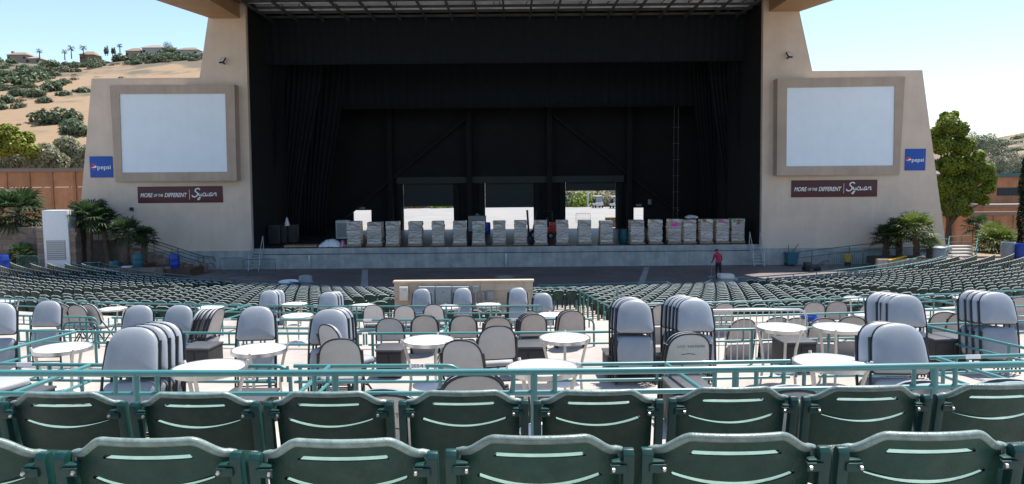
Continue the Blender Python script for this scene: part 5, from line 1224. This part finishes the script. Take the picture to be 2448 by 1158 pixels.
arc_rail(32.75, 16.5, 50, 'curved teal front rail of the seating sweeping up to the grey barrel bin', 'rail'); arc_rail(34.35, 19.6, 48, 'second curved teal rail one seat row behind the sunlit front rail', 'rail')
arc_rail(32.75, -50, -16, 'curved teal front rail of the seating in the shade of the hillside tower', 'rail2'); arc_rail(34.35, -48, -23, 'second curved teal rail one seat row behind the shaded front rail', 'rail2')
arc_rail(32.75, 2, 12.5, 'curved teal front rail of the middle seating section', 'rail')
# rope loop at the gap in the front rail
pa, pb = pol(32.75, R_(12.5), lowz(32.75) + .9), pol(32.75, R_(16.5), lowz(32.75) + .9)
rp = [pa.lerp(pb, i / 10) - Vector((0, 0, .32 * math.sin(math.pi * i / 10))) for i in range(11)]
tag(MB().tube(rp, .022, 6).build('rope', M['cream']), 'pale sagging rope closing the gap in the front rail', 'rope')

# ------------------------------------------------------------------ round tables
def make_table():
    o = thing('cocktail_table', 'x', 'table')
    MB().lathe([(.285, .728), (.288, .742), (.27, .746)], n=44).buildl('table_top', M['tabletop'], o)
    MB().lathe([(.289, .712), (.305, .712), (.305, .752), (.289, .752), (.289, .712)], n=44).buildl('rim', M['chrome'], o)
    for i in range(3):
        a = i * 2.0944 + .5; pts = []
        for z, r in ((.0, .25), (.12, .235), (.3, .215), (.5, .235), (.66, .275), (.74, .308), (.775, .318)): pts.append((r * math.cos(a), r * math.sin(a), z))
        MB().tube(pts, [.014, .016, .017, .017, .017, .016, .013], 8).buildl('leg', M['cream'], o)
    MB().lathe([(.19, .195), (.2, .2), (.2, .215), (.19, .22)], n=36).buildl('shelf', M['tabletop'], o)
    return o
tb = make_table(); ut = [False]
TABLES = [('A', 500, 880, 'white round cocktail table beside the tall grey chair stack on the first terrace'), ('A', 1297, 880, 'white round cocktail table between the print-backed chairs on the first terrace'), ('A', 1985, 866, 'white round cocktail table beside the pair of folded chairs on the first terrace'),
          ('B', 150, 832, 'white round cocktail table beside the divider rail on the second terrace'), ('B', 620, 835, 'white round cocktail table in front of a single folded chair'), ('B', 1025, 814, 'white round cocktail table beside the open grey chairs'), ('B', 1350, 808, 'white round cocktail table beside the sunny aisle and taupe folded chair'), ('B', 1868, 783, 'white round cocktail table of a side by side pair, on the silver barrier side'), ('B', 2005, 783, 'white round cocktail table of a side by side pair, on the five chair stack side'),
          ('D', 712, 755, 'small distant white table on the fourth terrace ahead of another table'), ('E', 705, 727, 'small distant white table on the lowest terrace beside a stack of three chairs'), ('E', 505, 735, 'small distant white table beside the dark chair bundle'), ('E', 272, 738, 'small distant white table behind the row of taupe chairs'), ('E', 12, 720, 'small distant white table at the end of the lowest terrace by the shaded seats'), ('E', 868, 731, 'small distant white table behind the taupe open chair'), ('E', 1070, 734, 'small distant white table in front of the grey electrical cabinets'), ('E', 1168, 729, 'small distant white table below the conduit boxes'), ('D', 1322, 753, 'small white table beside the taupe chair at the sunny aisle'), ('E', 2048, 714, 'small distant white table in front of the sunlit seats behind taupe chairs'), ('D', 2078, 752, 'small white table hidden partly by the five chair stack'), ('E', 2312, 713, 'small distant white table behind the tall folded stack by the hedge')]
for k, px, py, lab in TABLES:
    z = LEV[k][2]; p = at_z(px, py, z + .745); put(tb, ut, (p.x, p.y, z), rnd.uniform(0, 2), lab, 'round cocktail tables on the terraces')

# ------------------------------------------------------------------ padded folding chairs
def outline(wb, wt, h, rb, rt, n=7):
    """rounded trapezoid, x across, z up from 0"""
    cs = [((wb / 2, 0), rb), ((wt / 2, h), rt), ((-wt / 2, h), rt), ((-wb / 2, 0), rb)]; pts = []
    for i in range(4):
        c, r = cs[i]; pv = Vector(cs[i - 1][0]); nx_ = Vector(cs[(i + 1) % 4][0]); c = Vector(c); a = c + (pv - c).normalized() * r; b_ = c + (nx_ - c).normalized() * r
        for k in range(n + 1): t_ = k / n; pts.append((1 - t_) ** 2 * a + 2 * t_ * (1 - t_) * c + t_ * t_ * b_)
    return pts
def pad(mb, ol, t0, t1, front=True):
    """domed cushion between depth t0 (flat) and t1 (crown), along +y when front"""
    c = sum(ol, Vector((0, 0))) / len(ol); n = len(ol); vs = []; s_ = 1 if front else -1
    rg = [(1.0, t0)] + [(k_, t0 + (t1 - t0) * q_) for k_, q_ in ((1.0, .28), (.985, .42), (.94, .57), (.85, .73), (.7, .86), (.5, .95), (.28, .99), (.1, 1.0))]
    for k, y in rg:
        for q in ol: v = c + (q - c) * k; vs.append((v.x, s_ * y, v.y))
    fs = [(j * n + i, j * n + (i + 1) % n, (j + 1) * n + (i + 1) % n, (j + 1) * n + i) for j in range(len(rg) - 1) for i in range(n)] + [tuple(range((len(rg) - 1) * n, len(rg) * n)), tuple(range(n))[::-1]]
    mb.add(vs, fs); return mb
def make_chair(mode, shell, fab, logo=False):
    """local +Y is the way a sitter faces"""
    o = thing('folding_chair', 'x', 'chair'); bo = outline(.47, .40, .42, .05, .19); so_ = outline(.44, .47, .42, .10, .10)
    if mode == 'open':
        TB = Matrix.Translation((0, -.20, .53)) @ Matrix.Rotation(R_(13), 4, 'X'); TS = Matrix.Translation((0, -.16, .46)) @ Matrix.Rotation(R_(-88), 4, 'X') @ Matrix.Diagonal((1, -1, 1, 1))
        TS = Matrix.Translation((0, -.18, .44)) @ Matrix(((1, 0, 0, 0), (0, 0, 1, 0), (0, 1, .04, 0), (0, 0, 0, 1)))
    else:
        TB = Matrix.Translation((0, -.035, .66)) @ Matrix.Rotation(R_(18), 4, 'X'); TS = Matrix.Translation((0, .045, .20)) @ Matrix.Rotation(R_(13), 4, 'X')
    b_ = pad(MB(), bo, .004, .07).xf(TB).buildl('backrest', M[fab], o)
    sh_ = pad(MB(), outline(.465, .395, .418, .05, .19), .004, .018, False).xf(TB).buildl('back_shell', M[shell], b_)
    MB().tube([TB @ Vector((q.x * 1.012, -.005, q.y * 1.006 + (0 if q.y > .05 else -.002))) for q in bo], .0095, 8, closed=True).buildl('edge_tube', M['trim'], b_)
    pad(MB(), so_, .0, .075).xf(TS).buildl('seat', M[fab], o)
    if mode == 'open': MB().tube([TS @ Vector((q.x * .98, -.012, q.y)) for q in so_], .011, 6, closed=True).buildl('seat_frame', M['trim'], o)
    else: pad(MB(), outline(.43, .46, .41, .10, .10), .0, .006, False).xf(TS).buildl('seat_underside', M[shell], o)
    for s_ in (-1, 1):
        if mode == 'open':
            MB().tube([(s_ * .245, .22, .012), (s_ * .245, -.10, .46), (s_ * .242, -.21, .60), (s_ * .232, -.28, .80)], .0125, 8).buildl('front_leg', M['trim'], o)
            MB().tube([(s_ * .225, -.30, .012), (s_ * .225, .12, .43)], .0125, 8).buildl('rear_leg', M['trim'], o)
        else:
            MB().tube([(s_ * .245, .06, .012), (s_ * .245, -.005, .5), (s_ * .242, -.055, .72), (s_ * .225, -.125, .95)], .0125, 8).buildl('front_leg', M['trim'], o)
            MB().tube([(s_ * .225, .0, .012), (s_ * .225, .0, .45), (s_ * .235, .01, .56)], .0125, 8).buildl('rear_leg', M['trim'], o)
    if mode == 'open': MB().tube([(-.245, .1, .18), (.245, .1, .18)], .009, 6).buildl('stretcher', M['trim'], o); MB().tube([(-.225, -.2, .10), (.225, -.2, .10)], .009, 6).buildl('stretcher', M['trim'], o)
    else: MB().tube([(-.245, .05, .10), (.245, .05, .10)], .009, 6).buildl('stretcher', M['trim'], o); MB().tube([(-.225, 0, .16), (.225, 0, .16)], .009, 6).buildl('stretcher', M['trim'], o)
    if logo:
        def T(s__, x, m_, sx):
            q = TB @ Vector((x, -.0195, .285)); rot = (TB.to_euler().x + math.pi / 2, 0, 0); text(s__, 'print', .042, M[m_], sh_, q, rot, sx=sx, ext=.0004)
        T('LIVE', -.125, 'fadedred', 1.05); T('NATION', -.015, 'ink', 1.05)
        MB().tube([TB @ Vector((-.07 + .14 * i / 8, -.0185, .19 + .012 * math.sin(math.pi * i / 8))) for i in range(9)], .0035, 6).buildl('grip_slot', M['trim'], sh_)
    return o
PROTO = {}
def chair(kind, loc, rz, label, group):
    spec = {'F': ('fold', 'shell', 'fabric', False), 'FB': ('fold', 'shell_b', 'fabric_b', False), 'O': ('open', 'shell', 'fabric_b', False), 'OB': ('open', 'shell_b', 'fabric_b', False), 'L': ('fold', 'shell', 'fabric', True), 'FD': ('fold', 'fabric', 'fabric', False)}[kind]
    if kind not in PROTO: PROTO[kind] = (make_chair(*spec), [False])
    pr_, u_ = PROTO[kind]; return put(pr_, u_, loc, rz, label, group)
HT = {'F': 1.085, 'FB': 1.085, 'L': 1.085, 'FD': 1.085, 'O': .945, 'OB': .945}
def chairs(kind, k, px, py, rot, label, n=1, step=(0, .075), lean=0):
    """front-most chair stands where its top edge shows at px, py; the others are ranged behind it (step = sideways, away)"""
    z = LEV[k][2]; p = at_z(px, py, z + HT[kind]); grp = label if n > 1 else None
    for i in range(n):
        o = chair(kind, (p.x + step[0] * i + rnd.uniform(-.012, .012), p.y + step[1] * i + .02, z), R_(rot + rnd.uniform(-4, 4)), label, grp or 'padded folding chairs on the terraces')
        if n > 1: o['group'] = 'chair stack: ' + label
U = 180      # facing the camera side
chairs('F', 'A', 302, 786, U + 4, 'grey padded chair in the tall folded stack right behind the long front rail', 4, (.028, .085))
chairs('F', 'A', 2165, 777, U - 8, 'grey padded chair in the folded pair just behind the long front rail', 2, (-.09, .07))
chairs('L', 'A', 1130, 874, 6, 'grey folded chair with printed back just beyond the long front rail', 2, (-.012, .08))
chairs('L', 'A', 930, 918, -4, 'grey folded chair lying low behind the seats between two rail posts', 2, (-.02, .09))
chairs('FD', 'A', 1880, 908, 4, 'blue grey folded chair just beyond the front rail below the first terrace table', 2, (-.02, .08))
chairs('FD', 'A', 2205, 897, -4, 'blue grey folded chair just beyond the front rail below the folded pair', 2, (-.015, .08))
chairs('FD', 'A', 2420, 893, -8, 'blue grey folded chair just beyond the front rail at the hedge end', 2, (-.03, .08))
chairs('O', 'A', -30, 800, -30, 'grey open chair beside the lone round table at the end of the first terrace')
chairs('F', 'B', 606, 734, U + 2, 'single grey folded chair behind a white round table')
chairs('F', 'B', 782, 741, U + 3, 'grey padded chair in the folded trio beside the two open chairs', 3, (.028, .075))
chairs('F', 'B', 1522, 719, U - 2, 'grey padded chair in the upright folded stack beside the sunny aisle', 4, (-.02, .075))
chairs('F', 'B', 1668, 716, U - 6, 'grey padded chair in the tall folded stack behind the print-backed chair', 5, (-.035, .07))
chairs('L', 'B', 1640, 786, 6, 'beige folded chair with printed back against the tall folded stack', 2, (-.012, .06))
chairs('F', 'B', 2175, 706, U - 6, 'grey padded chair in the tall stack of five behind the folded pair', 5, (-.042, .06))
chairs('F', 'B', 2395, 700, U - 4, 'grey padded chair in the tall folded stack at the hedge end of the second terrace', 4, (-.045, .07))
chairs('O', 'B', 832, 768, -42, 'open grey chair turned toward the folded trio'); chairs('O', 'B', 812, 797, 16, 'open grey chair with its back near the divider rail')
chairs('O', 'B', 1178, 768, 10, 'open grey chair beside the middle round table, facing the aisle'); chairs('O', 'B', 1118, 800, -10, 'open grey chair with its back to the front rail beside the middle table')
chairs('F', 'C', 103, 720, U + 3, 'lone grey folded chair facing the front rail beside the taupe chairs')
chairs('F', 'C', 418, 731, U + 3, 'grey folded chair in front of the dark chair bundle'); chairs('F', 'C', 322, 731, U + 2, 'grey folded chair half hidden by the tall front stack')
chairs('FB', 'C', 458, 738, 85, 'dark folded chair seen edge on in the bundle behind the grey folded chair', 5, (.055, .02))
chairs('F', 'B', -20, 725, U + 8, 'grey folded chair at the very end of the second terrace', 1)
for px, py, rot, lab in ((165, 722, -8, 'taupe open chair nearest the lone folded chair'), (207, 724, -10, 'taupe open chair between two others in the row of three'), (237, 722, -14, 'taupe open chair at the table end of the row of three')): chairs('OB', 'D', px, py, rot, lab)
chairs('F', 'E', 640, 695, U + 3, 'grey padded chair in the small distant stack beside the small twin tables', 3, (.055, .07)); chairs('F', 'E', 783, 699, U + 3, 'grey padded chair in the small distant stack near the sloping handrail', 3, (.05, .07))
chairs('F', 'E', 1006, 691, U, 'blue grey folded chair standing before the grey electrical cabinets', 1); chairs('F', 'E', 1105, 689, U, 'blue grey folded chair standing before the last electrical cabinet', 1)
chairs('F', 'E', 1238, 689, U - 2, 'grey padded chair in the folded pair before the end of the tan enclosure', 2, (-.025, .07)); chairs('F', 'E', 1298, 702, U - 2, 'grey folded chair at the corner of the tan enclosure by the aisle', 2, (-.025, .07))
for px, py, lab in ((895, 724, 'beige open chair with its back to the rail, nearest the sloping handrail'), (967, 726, 'beige open chair with its back to the rail below the cream box'), (1040, 723, 'beige open chair with its back to the rail below the grey cabinets')): chairs('O', 'E', px, py, 2, lab)
chairs('FD', 'D', 932, 754, 2, 'blue grey folded chair back behind the third terrace rail'); 
for px, py, n, lab in ((1016, 748, 2, 'taupe folded chair in the pair behind the middle round table'), (1108, 748, 2, 'taupe folded chair in the pair left against the rail by the open chairs'), (1190, 752, 2, 'taupe folded chair in the low pair beside the open chair facing the aisle'), (1272, 745, 3, 'taupe folded chair in the trio nearest the curved rail end'), (1365, 737, 2, 'taupe folded chair in the pair at the curved rail end by the aisle')): chairs('FB', 'D' if py > 746 else 'D', px, py, 4, lab, n, (-.03, .08))
for px, py, k, rot, lab in ((1585, 722, 'D', -4, 'taupe folded chair half hidden by the upright folded stack'), (1726, 720, 'E', 6, 'taupe folded chair beside the tall stack before the sunlit seats'), (1770, 756, 'D', 6, 'taupe folded chair behind the hillside end of the silver barrier'), (1850, 752, 'D', 4, 'taupe folded chair behind the middle of the silver barrier'), (1900, 753, 'D', 0, 'taupe folded chair behind the curved end of the silver barrier'), (1945, 718, 'E', -6, 'taupe folded chair on the lowest terrace before the sunlit seats'), (1998, 716, 'E', -8, 'taupe folded chair beside the small distant table'), (1965, 754, 'D', -8, 'taupe folded chair next to the blue tub'), (2035, 750, 'D', -10, 'taupe folded chair beside the partly hidden small table'), (2080, 722, 'E', -12, 'taupe folded chair at the five chair stack on the lowest terrace'), (2255, 740, 'D', -12, 'taupe folded chair between the two tall folded stacks'), (2300, 742, 'D', -14, 'taupe folded chair against the tall folded stack by the hedge'), (2440, 705, 'E', -14, 'taupe folded chair at the hedge end of the lowest terrace')): chairs('FB', k, px, py, rot, lab, 1)
# charcoal cabinets standing along the terrace rails
def cab(k, px0, px1, dd, h, label, top=False):
    h *= .8
    z = LEV[k][2]; Rr = LEV[k][0] + dd; d0 = CY - Rr; a, c = at_y(px0, 830, d0).x, at_y(px1, 830, d0).x; q = arc(Rr, (a + c) / 2, z); o = thing('storage_cabinet', label, 'cabinet', q, math.asin(q.x / Rr), 'charcoal cabinets on the terraces'); w_ = c - a
    MB().box((0, 0, h / 2 + .012), (w_, .42, h - .024)).buildl('body', M['cabinet'], o, bevel=.008); MB().box((0, 0, h + .006), (w_ + .02, .44, .022)).buildl('top', M['cabtop'], o, bevel=.004)
    for s_ in (-1, 1): MB().box((s_ * w_ * .25, -.215, h / 2), (w_ * .46, .012, h * .82)).buildl('door', M['cabinet'], o, bevel=.003)
cab('B', 437, 505, .35, .48, 'charcoal cabinet below the dark chair bundle'); cab('A', 528, 640, .35, .36, 'charcoal cabinet under the rail between the front stack table and divider'); cab('B', 905, 965, .35, .46, 'charcoal cabinet beside the middle round table'); cab('B', 1217, 1305, .35, .50, 'charcoal cabinet behind the open chair facing the aisle'); cab('B', 1446, 1600, .55, .40, 'low charcoal cabinet with a grey top behind the aisle chair stack'); cab('B', 1868, 1945, .35, .5, 'charcoal cabinet between the paired round tables'); cab('B', 2240, 2330, .4, .5, 'charcoal cabinet between the two tall folded stacks'); cab('A', 1232, 1320, .35, .4, 'charcoal cabinet under the first terrace table'); cab('A', 1598, 1690, .45, .5, 'charcoal cabinet below the print-backed chair on the second terrace'); cab('A', -60, 60, .5, .42, 'charcoal cabinet at the end of the first terrace')
# silver crowd barrier and the blue tub
zC = LEV['C'][2]; barrier(1660, 1928, 749, 10.75, 'silver crowd barrier with upright bars standing behind the paired tables', 'chrome', 1.03, 17, zC, sep=True)
barrier(150, 232, 750, 13.2, 'small dark barrier with upright bars beside the taupe chairs', 'rail2', .85, 5, LEV['D'][2], sep=True)
p = at_z(1938, 752, LEV['D'][2] + .62); barrel(1938, p.y, LEV['D'][2], .18, .6, 'bluep', 'small blue tub among the taupe chairs on the fourth terrace')
